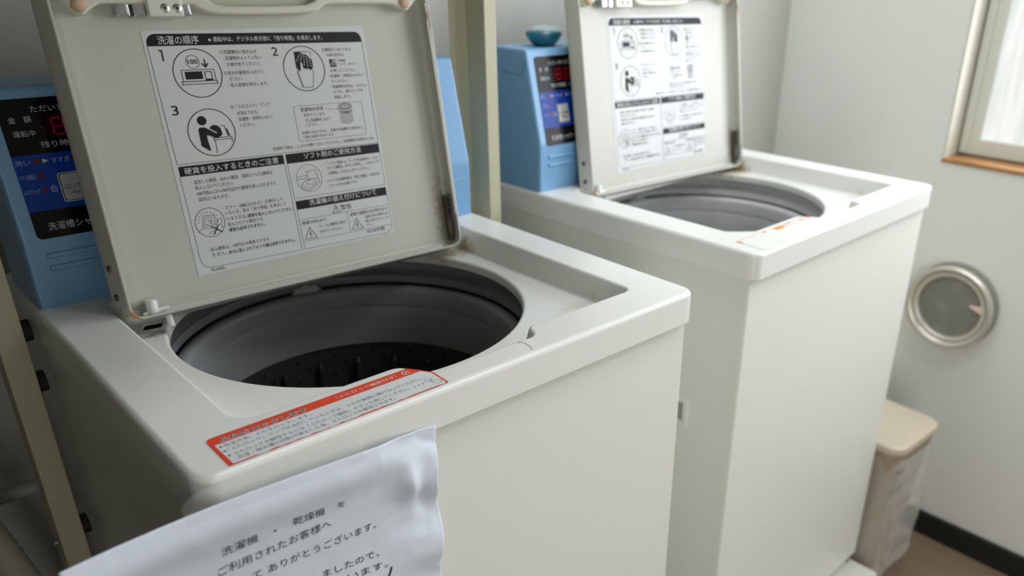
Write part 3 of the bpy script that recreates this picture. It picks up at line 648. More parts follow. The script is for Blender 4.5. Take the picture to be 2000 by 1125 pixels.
P_line([(107.9, 36.1), (216.0, 36.1)], 0.35, FI); P_line([(163.9, 36.1), (164.1, 13.4)], 0.35, FI); P_line([(108.4, 13.2), (216.4, 13.2)], 0.35, FI)
LT('感電の恐れあり', (110.5, 28.6), (137.7, 28.1), 4.0, FI, 0.003); LT('アースは確実に取り', (128.6, 21.9), (160.2, 21.4), 3.8); LT('付けてください。', (128.6, 16.2), (155.5, 15.6), 3.8)
LT('感電や漏電火災の恐れあり', (166.8, 27.5), (213.9, 26.8), 3.9, FI, 0.003)
for a, b, t in (((184.6, 22.2), (213.7, 21.8), '湿気の多い場所には'), ((184.4, 17.6), (213.9, 16.7), '据え付けないでくだ'), ((184.6, 12.8 + 0.6), (192.5, 12.2 + 0.6), 'さい。')): LT(t, a, b, 3.3)
LT('2018年製', (183.8, 5.4), (207.0, 4.6), 5.0, FI)
P_line([(107.8, 47.0)] + [tuple(p) for p in fillet([(107.8, 46.9), (108.4, 5.0), (216.8, 4.8), (216.4, 47.0)], [0.01, 0.4, 8, 0.01], 7)][1:], 0.4, FI)
lab = lp.build('instruction_label', [M_ink, M_label, M_ink2, M_lgrey], lid); tag(lab, 'white washing instruction label printed in black')

# ------------------------------------------------------------------ coin control box
BX0, BX1, BY, BYB, BH = 0.0045, 0.5165, 0.386, 0.492, 0.200
SL = 0.232; SN = math.hypot(1, SL)
def make_box():
    prof = [(BY, 0.0), (BY, 0.066), (BY + 0.0004, 0.071), (BY + 0.001, 0.0745), (BY + SL * (BH - 0.078), BH - 0.008)]
    c = (BY + SL * (BH - 0.078) + 0.0062, BH - 0.0068)
    prof += [(c[0] - 0.006 * math.cos(a), c[1] + 0.0066 * math.sin(a)) for a in (0.35, 0.7, 1.05, 1.4)]
    prof += [(BYB - 0.006, BH), (BYB - 0.002, BH - 0.002), (BYB, BH - 0.006), (BYB, 0.0)]
    rings = []
    for x, s in ((BX0, 0.005), (BX0 + 0.0008, 0.0024), (BX0 + 0.0022, 0.0007), (BX0 + 0.005, 0)):
        rings.append((x, s))
    rings += [(BX1 - (x - BX0), s) for x, s in rings[::-1]]
    cy = sum(p[0] for p in prof) / len(prof)
    R = []
    for x, s in rings:
        pl = offset([Vector((p[0], p[1])) for p in prof][::-1], 0) if False else [Vector(p) for p in prof]
        # inset toward the middle of the section
        n = len(pl); ins = []
        for i in range(n):
            p = pl[i]; e0 = (p - pl[i - 1]); e1 = (pl[(i + 1) % n] - p); e0.normalize(); e1.normalize()
            n0 = Vector((e0.y, -e0.x)); n1 = Vector((e1.y, -e1.x)); nn = n0 + n1; nn /= max(0.5, nn.length_squared / 2)
            q = p + nn * s; q.y = max(q.y, 0.0) if p.y > 0 else 0.0; ins.append(q)
        R.append([(x, q.x, q.y) for q in ins])
    V, Fc = loft(R); n = len(prof); Fc.append(tuple(range(n))); Fc.append(tuple((len(R) - 1) * n + k for k in range(n)))
    return V, Fc
V, Fc = make_box()
box = from_vf('control_box', V, Fc, M_blue, mach, loc=(0, 0, H), angle=30); tag(box, 'light blue sloping coin control box')
# lift-off cap seam along the top and the ends, raised bars below the panel
for x in (BX0 - 0.0002, BX1 + 0.0002):
    VV, FF = [], []
    for p, q in (((x, BY + 0.078, BH - 0.034), (x, BY + 0.036, BH - 0.036)), ((x, BY + 0.036, BH - 0.036), (x, BY + 0.030, BH - 0.012))): merge((VV, FF), tube_pts([p, q], 0.0005, 6))
    from_vf('cap_seam', VV, FF, mat('seam_blue', (0.06, 0.13, 0.20), 0.5), box)
for x0, x1, z in ((0.0215, 0.098, 0.0505), (0.0215, 0.098, 0.0385)):
    bm = bmesh.new(); bbox(bm, x0, x1, BY - 0.0022, BY + 0.002, z - 0.0026, z + 0.0026, 0.0016, 4); from_bm('raised_bar', bm, M_blue, box)
# a straight join across the right part of the face
V, Fc = tube_pts([(0.40, BY - 0.0001, 0.0505), (BX1 - 0.003, BY - 0.0001, 0.0505)], 0.0004, 6); from_vf('face_seam', V, Fc, mat('seam_light', (0.34, 0.50, 0.66), 0.4), box)
def CP(x, s, h=0):     # millimetres on the sloping face -> box space
    t = s / 1000 / SN; return (x / 1000, BY - 0.0004 + SL * t - h, 0.07 + t + h * SL)
cp = Print(CP, 0.00015); PB, PU, PW, PR, PWI, PD, PDG = 0, 1, 2, 3, 4, 5, 6
PX0, PX1 = 18.0, 300.0
cp.rrect(PX0, -3.0, PX1, 122.4, 5.0, PB, 1); cp.rect(PX0, 22.4, PX1, 73.0, PU, 2)
cp.text('ただいまの金額', 44.0, 109.6, 92.5, 6.4, PW, 3); cp.text('金', 24.4, 101.3, 30.4, 6.2, PW, 3); cp.text('額', 36.6, 101.3, 42.4, 6.2, PW, 3)
cp.text('運転中', 24.9, 89.0, 42.6, 6.0, PW, 3); cp.text('残り時間（分）', 43.8, 78.0, 92.0, 6.2, PW, 3)
cp.rrect(54.0, 86.0, 112.0, 106.4, 1.2, PWI, 3)
for k in range(3):
    x0 = 57.6 + 17 * k; x1 = x0 + 9.0; y0, y1, ym = 88.8, 103.4, 96.1; wd = 1.35
    for (ax, ay, bx, by) in ((x0 + .9, y1, x1 - .9, y1), (x0 + .9, ym, x1 - .9, ym), (x0 + .9, y0, x1 - .9, y0), (x0, y0 + .7, x0, ym - .6), (x0, ym + .6, x0, y1 - .7), (x1, y0 + .7, x1, ym - .6), (x1, ym + .6, x1, y1 - .7)):
        cp.line([(ax, ay), (bx, by)], wd, PDG, 4)
    cp.disc(x1 + 2.6, y0 + 0.2, 0.8, 0.8, PDG, 4, 12)
for (t, x, y) in (('金', 46.6, 100.6), ('額', 47.6, 95.0), ('表', 48.6, 90.2)): cp.text(t, x, y, x + 2.6, 2.8, PR, 4)
cp.text('洗い', 18.8, 64.0, 31.6, 5.4, PD, 3); cp.disc(36.4, 66.6, 2.7, 2.5, PR, 3, 24); cp.poly([(41.0, 64.4), (46.0, 66.6), (41.0, 68.9)], PW, 3)
cp.text('すすぎ', 48.4, 64.0, 63.2, 5.0, PD, 3); cp.disc(66.6, 66.6, 2.7, 2.5, PR, 3, 24); cp.poly([(71.0, 64.4), (76.0, 66.6), (71.0, 68.9)], PW, 3); cp.text('脱水', 79.0, 64.0, 91.0, 5.2, PD, 3); cp.disc(94.6, 66.6, 2.7, 2.5, PR, 3, 24)
cp.text('ソフト剤投入', 18.6, 51.2, 33.0, 5.0, PD, 3); cp.disc(36.4, 53.5, 2.6, 2.4, PR, 3, 24)
cp.text('ふたロック', 18.8, 38.3, 32.2, 5.0, PD, 3); cp.disc(36.4, 40.3, 2.6, 2.4, PR, 3, 24)
cp.line([(41.4, 38.4), (45.6, 38.4), (45.6, 41.4), (41.4, 41.4)], 0.6, PD, 3, True); cp.line([(42.2, 41.4), (42.2, 43.0), (43.5, 43.8), (44.8, 43.0), (44.8, 41.4)], 0.6, PD, 3); cp.line([(43.5, 40.4), (43.5, 39.2)], 0.6, PD, 3)
cp.text('洗濯槽シャワー', 29.2, 3.8, 80.0, 8.0, PW, 3)
pan = cp.build('control_panel', [M_pblack, M_pblue, M_pwhite, M_red, M_redwin, M_pdim, M_digit], box); tag(pan, 'black and blue panel with red digits')
# silver push button
bt = Print(CP, 0.0002); bt.rrect(48.6, 27.4, 71.6, 54.2, 2.6, 1, 3); bt.rrect(49.5, 28.3, 70.7, 53.3, 2.2, 2, 4); bt.rrect(50.1, 28.9, 70.1, 52.7, 2.0, 0, 8)
V8 = len(bt.V)
bt.text('ふたロック解除', 51.0, 38.8, 69.4, 5.6, 3, 9, 0.01); bt.text('(一時停止)', 53.4, 33.6, 67.0, 3.8, 3, 9, 0.01)
bt.build('push_button', [M_button, M_pwhite, M_pblack, M_ink2], box)

# lock label on the front rim of the near machine
SP = lambda x, y, h=0: (x / 1000, y / 1000, H + 0.0003 + h)
sp = Print(SP, 0.00012); SR, SW_, SK = 0, 1, 2
outl = [tuple(p) for p in fillet([(24.6, 5.0), (203.8, 5.0), (204.6, 29.0), (192.4, 48.8), (25.2, 48.8)], [0.6, 1.5, 2.5, 3.5, 5], 6)]
sp.poly(outl, SR, 0)
inn = [tuple(p) for p in fillet([(27.6, 6.3), (202.0, 6.8), (202.6, 28.6), (197.6, 37.0), (27.6, 37.0)], [0.6, 1, 1.5, 1, 1], 5)]
random.seed(2)
rag = []
for k in range(46):          # the worn lower border
    rag.append((28 + (201 - 28) * k / 45, 6.3 + random.choice((0, 0, 0.15, -0.5, -0.9, -1.2)) ))
sp.poly([(27.6, 37.0)] + rag + inn[6:-6], SW_, 1)
sp.text('ふたをロックします', 32.0, 38.2, 99.0, 6.6, SW_, 2, 0.06); sp.text('ふたをロックします', 32.4, 38.3, 98.6, 6.5, SK, 3, 0.004)
sp.text('（ふたロック機能付き）', 123.6, 40.2, 177.6, 4.8, SW_, 2, 0.003)
sp.line([(183.4, 39.8), (189.2, 39.8), (189.2, 43.0), (183.4, 43.0)], 0.6, SW_, 2, True); sp.line([(184.6, 43.0), (184.6, 45.0), (186.3, 46.2), (188.0, 45.0), (188.0, 43.0)], 0.6, SW_, 2); sp.line([(186.3, 42.4), (186.3, 40.6)], 0.7, SW_, 2)
for y in (32.4, 25.0, 17.8): sp.disc(30.0, y, 0.95, 0.95, SK, 2, 16)
sp.text('安全の為、ふたをロックします。', 32.4, 30.0, 97.0, 5.2, 3, 2); sp.text('「ふたロック」ランプが点灯しているときは、ふたを無理に開けないでください。', 32.4, 23.0, 190.5, 5.2, 3, 2)
sp.text('ふたロックを解除するには「ふたロック解除」ボタンを押してください。', 32.8, 15.4, 174.0, 5.2, 3, 2); sp.text('洗濯・脱水槽の回転が停止した後、ふたロックが解除されます。', 33.0, 9.2, 157.0, 5.0, 3, 2)
for x in (178, 182, 186): sp.poly([(x, 15.6), (x + 1.3, 16.6), (x, 17.6)], SK, 2)
sp.ring(193.2, 19.2, 3.4, 2.2, 0.5, 3, 2, 24); sp.line([(193.4, 18.6), (194.0, 12.6), (196.6, 9.4), (200.6, 10.0), (201.2, 13.6), (198.4, 14.8), (195.2, 15.4), (194.8, 18.4)], 0.45, 3, 2)
lock = sp.build('lock_label', [M_sred, M_swhite, M_ink, M_sink], mach); tag(lock, 'red and white lock warning sticker')

# ------------------------------------------------------------------ second machine: copies of every part
def copy_part(o, parent):
    c = o.copy(); COL.objects.link(c); c.parent = parent
    c.matrix_parent_inverse = o.matrix_parent_inverse.copy()
    for ch in list(o.children): copy_part(ch, c)
    return c
RROT = 0.0253
mach2 = empty('washing_machine', (0.6644, 0.0228, Z0 - H), RROT, 'ivory top-loading coin washing machine nearest the window, a blue pouch on its control box', 'washing machine')
for ch in list(mach.children):
    if ch is lock: continue
    c = copy_part(ch, mach2)
    if ch is lid: c.matrix_local = LID_R
    if ch.name in ('balance_ring', 'tub_cover'):       # this machine's drum is a paler grey
        c.data = c.data.copy(); c.data.materials[0] = M_tubpale
mach['group'] = mach2['group'] = 'coin washing machines'
fp = Print(SP, 0.00012)
fp.poly(outl, 0, 0)
fp.poly([(25.0, 44.0), (25.0, 48.2), (28.4, 48.4), (29.6, 46.0), (29.2, 39.6), (25.2, 39.6)], 1, 1)
for a, b in ((34, 41), (43, 50), (52, 58), (60, 74), (78, 82), (84, 90), (93, 97)): fp.rect(a, 47.2, b, 48.4, 2, 1)
fp.rect(84, 44.0, 88, 48.0, 1, 1); fp.disc(86.5, 39.5, 0.8, 0.8, 2, 1, 10); fp.rect(101, 47.4, 108, 48.6, 2, 1)
fp.rect(108, 39.6, 130, 48.4, 1, 1)
fp.line([(130, 47.6), (170, 47.8), (172, 42.0), (178, 41.6)], 1.5, 2, 1); fp.line([(130, 42.0), (146, 41.2), (160, 40.0), (178, 39.6), (182, 43.0)], 1.2, 2, 1); fp.rect(140, 46.2, 152, 48.2, 1, 1)
fp.line([(172, 48.2), (192, 48.0), (198, 40.2)], 1.6, 2, 1); fp.poly([(186, 41.0), (192, 47.2), (196, 42.0), (190, 38.6)], 2, 1)
fl2 = fp.build('lock_label', [M_overwhite, M_sorange, M_spink], mach2); tag(fl2, 'worn lock sticker in painted overexposed white with orange remains')

# ------------------------------------------------------------------ drain pans the machines stand on
M_pan = mat('drain_pan_plastic', (0.62, 0.63, 0.56), 0.45)
def drain_pan(loc, rz, label):
    t = empty('drain_pan', loc, rz, label, 'drain pan', 'drain pans under the washing machines')
    pz = Z0 - H
    bm = bmesh.new(); bbox(bm, -0.015, 0.515, -0.045, 0.54, pz - 0.035, pz - 0.0004, 0.006); bbox(bm, -0.015, 0.515, -0.045, 0.54, pz - 0.06, pz - 0.034, 0.004)
    p = from_bm('tray', bm, M_pan, t)
    V, Fc = lathe([(0, 0.002), (0.004, 0.0018), (0.005, 0.0)], 16, (0.502, 0.018, pz - 0.0006)); from_vf('tray_screw', V, Fc, M_black, t)
    for x in (0.01, 0.49):
        for y in (-0.02, 0.51):
            V, Fc = lathe([(0, 0), (0.022, 0), (0.020, 0.01), (0.016, pz - 0.058), (0, pz - 0.058)], 20, (x, y, 0)); from_vf('leg', V, Fc, M_pan, t)
    return t
drain_pan((0, 0, 0), 0, 'white raised drain pan under the near washing machine')
drain_pan((0.6644, 0.0228, 0), RROT, 'white raised drain pan under the washing machine by the window')

# ------------------------------------------------------------------ paper notice taped to the near machine
NZ = Z0
PWD, PHT = 0.2665, 0.200
def sheet(a, b):
    """point of the paper: a across (0..1), b down (0..1), in metres"""
    x = -0.0845 + PWD * a
    ztop = -0.0150 - 0.0035 * a * 0.9 / 1 - 0.0165 * max(0, (a - 0.30)) ** 1.6 - 0.05 * max(0, a - 0.85) ** 1.6
    s = b * PHT
    bul = math.exp(-((s - 0.017) / 0.016) ** 2)
    y = -0.0045 - 0.0055 * bul * (1 - 0.55 * max(0, (a - 0.7) / 0.3)) - 0.0012 * math.sin(s * 38 + a * 2.2)
    if a < 0.34: y -= 0.10 * (0.34 - a) ** 2 * 0.55
    rgt = max(0.0, (a - 0.80) / 0.20)
    y += 0.004 * rgt * math.sin(s * 92 + 0.6) + 0.0065 * rgt * math.exp(-((s - 0.006) / 0.012) ** 2)
    q = Vector((x * 26, s * 26, 3.1))
    cre = abs(noise.noise(q)) + 0.6 * abs(noise.noise(q * 2.1 + Vector((5, 2, 0))))
    y += -0.0016 * (0.5 - cre) * (0.35 + 1.0 * rgt)
    e = math.exp(-(((a - 0.895) / 0.03) ** 2 + ((s - 0.042) / 0.014) ** 2)); y -= 0.007 * e
    e = math.exp(-(((a - 0.945) / 0.025) ** 2 + ((s - 0.066) / 0.014) ** 2)); y += 0.004 * e
    x += 0.0022 * rgt * math.sin(s * 74 + 1.4) - 0.0009 * s / 0.05 * rgt
    z = ztop - s
    return Vector((x, min(y, -0.0009 if s < 0.03 else 0.0045), NZ + z))
NA, NB = 130, 100
V = [sheet(i / NA, j / NB) for j in range(NB + 1) for i in range(NA + 1)]
Fc = [(j * (NA + 1) + i, j * (NA + 1) + i + 1, (j + 1) * (NA + 1) + i + 1, (j + 1) * (NA + 1) + i) for j in range(NB) for i in range(NA)]
note = empty('paper_notice', (0.05, -0.012, NZ - 0.215), 0, 'creased white paper notice in black Japanese print taped to the near washer front', 'notice')
def at(o, parent):
    o.parent = parent; o.matrix_parent_inverse = Matrix.Translation(-parent.location)
    return o
pap = at(from_vf('sheet', V, Fc, M_paper, wn=False, angle=180), note)
sol = pap.modifiers.new('thickness', 'SOLIDIFY'); sol.thickness = 0.00012; sol.offset = 1 if False else -1
def NP(x, z, h=0):      # millimetres: x across, z relative to the deck
    a = (x / 1000 + 0.0845) / PWD
    z0 = -0.0150 - 0.00315 * a - 0.0165 * max(0, (a - 0.30)) ** 1.6 - 0.05 * max(0, a - 0.85) ** 1.6
    b = (z0 - z / 1000) / PHT; p = sheet(a, b); return (p.x, p.y - 0.0005 - h, p.z)
np_ = Print(NP, 0.00002)
def NT(body, a, b, h):
    V, Fc = glyphs(body, -0.002); x0 = min(q[0] for q in V); x1 = max(q[0] for q in V); k = (b[0] - a[0]) / (x1 - x0)
    np_.add([(a[0] + (q[0] - x0) * k, a[1] + (b[1] - a[1]) * (q[0] - x0) / (x1 - x0) + (q[1] + 0.06) * h) for q in V], Fc, 0, 1)
NT('洗濯機', (5.0, -58.3), (30.2, -58.9), 8.6); np_.disc(42.6, -56.4, 0.9, 0.9, 0, 1, 14); NT('乾燥機', (55.8, -59.6), (80.6, -62.4), 8.4); NT('を', (90.6, -62.2), (96.8, -62.8), 6.8)
NT('ご利用されたお客様へ', (0.6, -73.6), (84.5, -76.2), 8.4)
NT('て、', (24.0, -89.0), (31.0, -89.4), 7.4) if False else NT('て', (22.5, -90.0), (29.0, -90.2), 7.4)
NT('ありがとうございます。', (33.8, -90.6), (121.0, -97.2), 8.0)
NT('ましたので、', (73.0, -119.0), (120.6, -124.8), 7.8); NT('います。', (92.0, -133.0), (127.0, -139.2), 7.8)
np_.line([(130.0, -141.0), (128.6, -145.0), (125.6, -150.0)], 1.8, 0, 1)
at(np_.build('printed_text', M_pink, None), note)
# clear tape over the top edge
M_tape = bpy.data.materials.new('clear_tape'); M_tape.use_nodes = True
nt = M_tape.node_tree; b = nt.nodes['Principled BSDF']; b.inputs['Base Color'].default_value = (0.72, 0.72, 0.68, 1); b.inputs['Roughness'].default_value = 0.12; b.inputs['Alpha'].default_value = 0.13
TV = []; TF = []; n1, n2 = 70, 8
for j in range(n2 + 1):
    for i in range(n1 + 1):
        t = i / n1; x = -0.012 + 0.128 * t
        a = (x + 0.0845) / PWD
        tz = -0.0150 - 0.00315 * a - 0.0165 * max(0, (a - 0.30)) ** 1.6 - 0.05 * max(0, a - 0.85) ** 1.6
        up = 0.0105 - 0.0085 * max(0, 1 - t * 9) ** 2; z = tz + up - (up + 0.007) * j / n2
        if z > tz:
            yb = -0.0007 if x > 0.004 else -0.0007 - 0.03 * (0.004 - x)
            yp = sheet(a, 0.0).y - 0.0006; f = (z - tz) / up; y = yp * (1 - f) + yb * f
        else: y = sheet(a, (tz - z) / PHT).y - 0.0006
        TV.append((x, y, NZ + z))
for j in range(n2):
    for i in range(n1): k = j * (n1 + 1) + i; TF.append((k, k + 1, k + n1 + 2, k + n1 + 1))
at(from_vf('tape_strip', TV, TF, M_tape, wn=False, angle=180), note)

# a hair lying on the near machine's front rim
hp = [(0.2935, 0.0262), (0.2974, 0.0237), (0.2982, 0.0201), (0.2975, 0.0150), (0.2960, 0.0090), (0.2940, 0.0058)]
V, Fc = tube_pts([(x, y, Z0 + 0.0003) for x, y in hp], 0.00016, 5)
tag(from_vf('hair', V, Fc, mat('hair_brown', (0.10, 0.09, 0.07), 0.5)), 'thin curled hair lying on the front rim of the near washing machine', 'hair')

# ------------------------------------------------------------------ steel dryer stand between and beside the machines
stand = empty('dryer_stand', (0.27, 0.42, 0), 0, 'cream folded-steel dryer stand with legs on both sides of the near washing machine', 'stand')
def stand_leg(poly, h):
    n = len(poly); rings = [[(p[0] - 0.27, p[1] - 0.42, z) for p in poly] for z in (0.0, h)]
    V, Fc = loft(rings); Fc.append(tuple(range(n))[::-1]); Fc.append(tuple(n + k for k in range(n)))
    o = from_vf('leg', V, Fc, M_post, stand, smooth=False)
    bv = o.modifiers.new('bevel', 'BEVEL'); bv.width = 0.0012; bv.segments = 3; bv.limit_method = 'ANGLE'; return o
th = 0.0025
def zprof(x0, x1, y0, y1, xb):      # front flange x0..x1 at y0, web at x0 to y1, back flange xb..x0 at y1
    return [(x0, y0), (x1, y0), (x1, y0 + th), (x0 + th, y0 + th), (x0 + th, y1 + th), (xb, y1 + th), (xb, y1), (x0, y1)]
stand_leg(zprof(0.5580, 0.5775, 0.400, 0.440, 0.5330), 1.33)
lg = stand_leg([(-0.0350, 0.398), (-0.0120, 0.398), (-0.0120, 0.398 + th), (-0.0350 + th, 0.398 + th), (-0.0350 + th, 0.436), (-0.0350, 0.436)], 1.33)
bm = bmesh.new(); bbox(bm, -0.06 - 0.27, 0.5775 - 0.27, 0.022, 0.05, 1.28, 1.32, 0.003); from_bm('crossbar', bm, M_post, stand)
bm = bmesh.new(); bbox(bm, -0.06 - 0.27, 0.59 - 0.27, -0.43, 0.05, 1.331, 1.355, 0.004); from_bm('shelf', bm, M_post, stand)
for z in (-0.028, -0.084, -0.262):
    V, Fc = lathe([(0, 0), (0.010, 0), (0.011, 0.002), (0.011, 0.009), (0, 0.010)], 18, (-0.012 - 0.27, 0.406 - 0.42 + 0.012, Z0 + z), 'X'); from_vf('rubber_pad', V, Fc, M_black, stand)
V, Fc = lathe([(0, -0.004), (0.003, -0.0035), (0.004, 0)], 12, (-0.0354 - 0.27, 0.417 - 0.42, Z0 - 0.272), 'X'); from_vf('leg_bolt', V, Fc, M_steel, stand)
# the dryer the stand carries, just above the frame
dry = empty('clothes_dryer', (0.27, 0.24, 1.3565), 0, 'white clothes dryer on the cream stand above the near washing machine', 'dryer')
bm = bmesh.new(); bbox(bm, -0.30, 0.30, -0.24, 0.26, 0.0, 0.68, 0.012); from_bm('casing', bm, M_cab, dry)
V, Fc = lathe([(0.0, 0.03), (0.17, 0.02), (0.19, 0.0), (0.19, -0.01)], 64, (0, -0.24, 0.36), 'Y'); V = [Vector((p.x, -0.24 - (p.y + 0.24), p.z)) for p in V]; from_vf('door', V, Fc, M_white, dry)
# pale water pipe along the back wall, ribbed drain hose beside the stand
V, Fc = tube_pts([(XL + 0.03, 0.47, Z0 - 0.205), (-0.30, 0.47, Z0 - 0.214), (-0.045, 0.47, Z0 - 0.226), (-0.003, 0.47, Z0 - 0.229)], 0.0085, 16)
wp = from_vf('water_pipe', V, Fc, mat('grey_pipe', (0.33, 0.33, 0.30), 0.5)); tag(wp, 'pale grey water pipe running along the back wall left of the near machine', 'pipe')
pts = []
for k in range(160):
    t = k / 159; zr = -0.04 - 0.83 * t; q = -0.21 - zr; pts.append((-0.0885 + (0.21 * q if q < 0.08 else 0.0168 + 0.045 * (1 - math.exp(-(q - 0.08) * 4.6))), 0.345, Z0 + zr))
V, Fc = tube_pts(pts, [0.014 + 0.0017 * (k % 2) for k in range(160)], 14)
hs = from_vf('drain_hose', V, Fc, mat('hose_grey', (0.40, 0.39, 0.33), 0.5), angle=80); tag(hs, 'ribbed grey drain hose hanging left of the cream stand leg', 'hose')

# ------------------------------------------------------------------ blue pouch on the far control box
RM = Matrix.Translation((0.6644, 0.0228, Z0)) @ Matrix.Rotation(RROT, 4, 'Z')
pc = RM @ Vector((0.0700, 0.446, BH))
pouch = empty('liquid_pouch', pc, 0.3, 'small teal blue liquid pouch in clear film on the far control box', 'pouch')
def blob(rx, ry, prof, seed, amp, n=40):
    V = []; Fc = []
    for (q, z) in prof:
        for k in range(n):
            th2 = 2 * PI * k / n; rr = 1 + amp * noise.noise(Vector((math.cos(th2) * 1.7, math.sin(th2) * 1.7, z * 90 + seed)))
            V.append((rx * q * rr * math.cos(th2), ry * q * rr * math.sin(th2), z))
    m = len(prof)
    for i in range(m - 1):
        for k in range(n): Fc.append((i * n + k, i * n + (k + 1) % n, (i + 1) * n + (k + 1) % n, (i + 1) * n + k))
    Fc.append(tuple(range(n))[::-1]); Fc.append(tuple((m - 1) * n + k for k in range(n)))
    return V, Fc
V, Fc = blob(0.032, 0.026, [(0.42, 0.0), (0.56, 0.0008), (0.74, 0.005), (0.90, 0.011), (0.985, 0.0165), (0.98, 0.019), (0.90, 0.0215), (0.70, 0.0232), (0.4, 0.0240)], 1, 0.05)
M_teal = mat('teal_liquid', (0.006, 0.13, 0.19), 0.18, coat=0.6); from_vf('liquid_body', V, Fc, M_teal, pouch, angle=80)
M_film = bpy.data.materials.new('clear_film'); M_film.use_nodes = True
b = M_film.node_tree.nodes['Principled BSDF']; b.inputs['Base Color'].default_value = (0.62, 0.74, 0.76, 1); b.inputs['Roughness'].default_value = 0.15; b.inputs['Alpha'].default_value = 0.55
V = []; Fc = []; nn = 26
for j in range(nn + 1):
    for i in range(nn + 1):
        x = -1.0 + 2.0 * i / nn; y = -1.0 + 2.0 * j / nn; rr = min(1, math.hypot(x, y)); k = 1 / max(1, math.hypot(x, y) / 1.0)
        X_, Y_ = x * k, y * k
        z = 0.0165 + 0.0125 * math.sqrt(max(0, 1 - 0.97 * rr * rr)) + 0.0018 * noise.noise(Vector((x * 3, y * 3, 1)))
        V.append((X_ * 0.0315 + 0.004, Y_ * 0.0255, z))
for j in range(nn):
    for i in range(nn): q = j * (nn + 1) + i; Fc.append((q, q + 1, q + nn + 2, q + nn + 1))
from_vf('clear_film', V, Fc, M_film, pouch, wn=False, angle=180)

# ------------------------------------------------------------------ round wall vent
vent = empty('wall_vent', (XW, 0.088, Z0 - 0.323), 0, 'round aluminium wall vent with a grey mesh screen and a small pale tab', 'vent')
M_alu = mat('anodised_aluminium', (0.62, 0.60, 0.52), 0.34, metal=0.55)
def vx(prof, name, m, n=72, ang=45, closed=False):       # profile (radius, distance out from the wall)
    V, Fc = lathe([(rr, -h * 1.4) for rr, h in prof], n, (0, 0, 0), 'X', closed); return from_vf(name, V, Fc, m, vent, angle=ang)
vx([(0.070, 0.0), (0.0905, 0.0), (0.0915, 0.003), (0.090, 0.006), (0.070, 0.007)], 'wall_flange', mat('grey_flange', (0.30, 0.30, 0.27), 0.5), closed=True)
vx([(0.074, 0.006), (0.083, 0.010), (0.088, 0.017), (0.0895, 0.022), (0.088, 0.0265), (0.084, 0.0285), (0.079, 0.0275), (0.0755, 0.024), (0.0745, 0.0205)], 'outer_ring', M_alu, closed=True)
vx([(0.0745, 0.010), (0.0755, 0.0225), (0.074, 0.0245), (0.070, 0.0250), (0.066, 0.0235), (0.0648, 0.021), (0.0648, 0.010)], 'inner_ring', M_alu, closed=True)
M_mesh = mat('vent_mesh', (0.15, 0.15, 0.125), 0.6)
nt = M_mesh.node_tree; bs = nt.nodes['Principled BSDF']; tc = nt.nodes.new('ShaderNodeTexCoord'); cols = []
mp = nt.nodes.new('ShaderNodeMapping'); mp.inputs['Rotation'].default_value = (0.9, 0, 0); nt.links.new(tc.outputs['Object'], mp.inputs['Vector'])
wv = nt.nodes.new('ShaderNodeTexWave'); wv.bands_direction = 'Z'; wv.inputs['Scale'].default_value = 95; nt.links.new(mp.outputs['Vector'], wv.inputs['Vector'])
nz = nt.nodes.new('ShaderNodeTexNoise'); nz.inputs['Scale'].default_value = 28; nt.links.new(tc.outputs['Object'], nz.inputs['Vector'])
m1 = nt.nodes.new('ShaderNodeMix'); m1.data_type = 'RGBA'; m1.inputs['A'].default_value = (0.12, 0.118, 0.095, 1); m1.inputs['B'].default_value = (0.27, 0.27, 0.23, 1); nt.links.new(wv.outputs['Fac'], m1.inputs['Factor'])
m2 = nt.nodes.new('ShaderNodeMix'); m2.data_type = 'RGBA'; m2.inputs['B'].default_value = (0.26, 0.26, 0.235, 1); nt.links.new(m1.outputs['Result'], m2.inputs['A'])
mr = nt.nodes.new('ShaderNodeMapRange'); mr.inputs['From Min'].default_value = 0.5; mr.inputs['From Max'].default_value = 0.8; nt.links.new(nz.outputs['Fac'], mr.inputs['Value']); nt.links.new(mr.outputs['Result'], m2.inputs['Factor'])
nt.links.new(m2.outputs['Result'], bs.inputs['Base Color'])
vx([(0.0, 0.0205), (0.03, 0.0202), (0.055, 0.019), (0.0652, 0.0175)], 'mesh_screen', M_mesh)
for k in range(6):
    a = 2 * PI * k / 6 + 0.35
    V, Fc = lathe([(0, -0.0365), (0.0018, -0.0360), (0.0022, -0.0325)], 12, (0, 0.0705 * math.cos(a), 0.0705 * math.sin(a)), 'X'); from_vf('rivet', V, Fc, M_alu, vent)
bm = bmesh.new(); bbox(bm, -0.0345, -0.0310, -0.068, -0.041, 0.004, 0.020, 0.0014)
for v in bm.verts:
    f = (v.co.y + 0.066) / 0.024; v.co.z = 0.012 + (v.co.z - 0.012) * (1 - 0.65 * f) + 0.004 * f
from_bm('pull_tab', bm, mat('pale_pink_tab', (0.74, 0.58, 0.48), 0.5), vent)

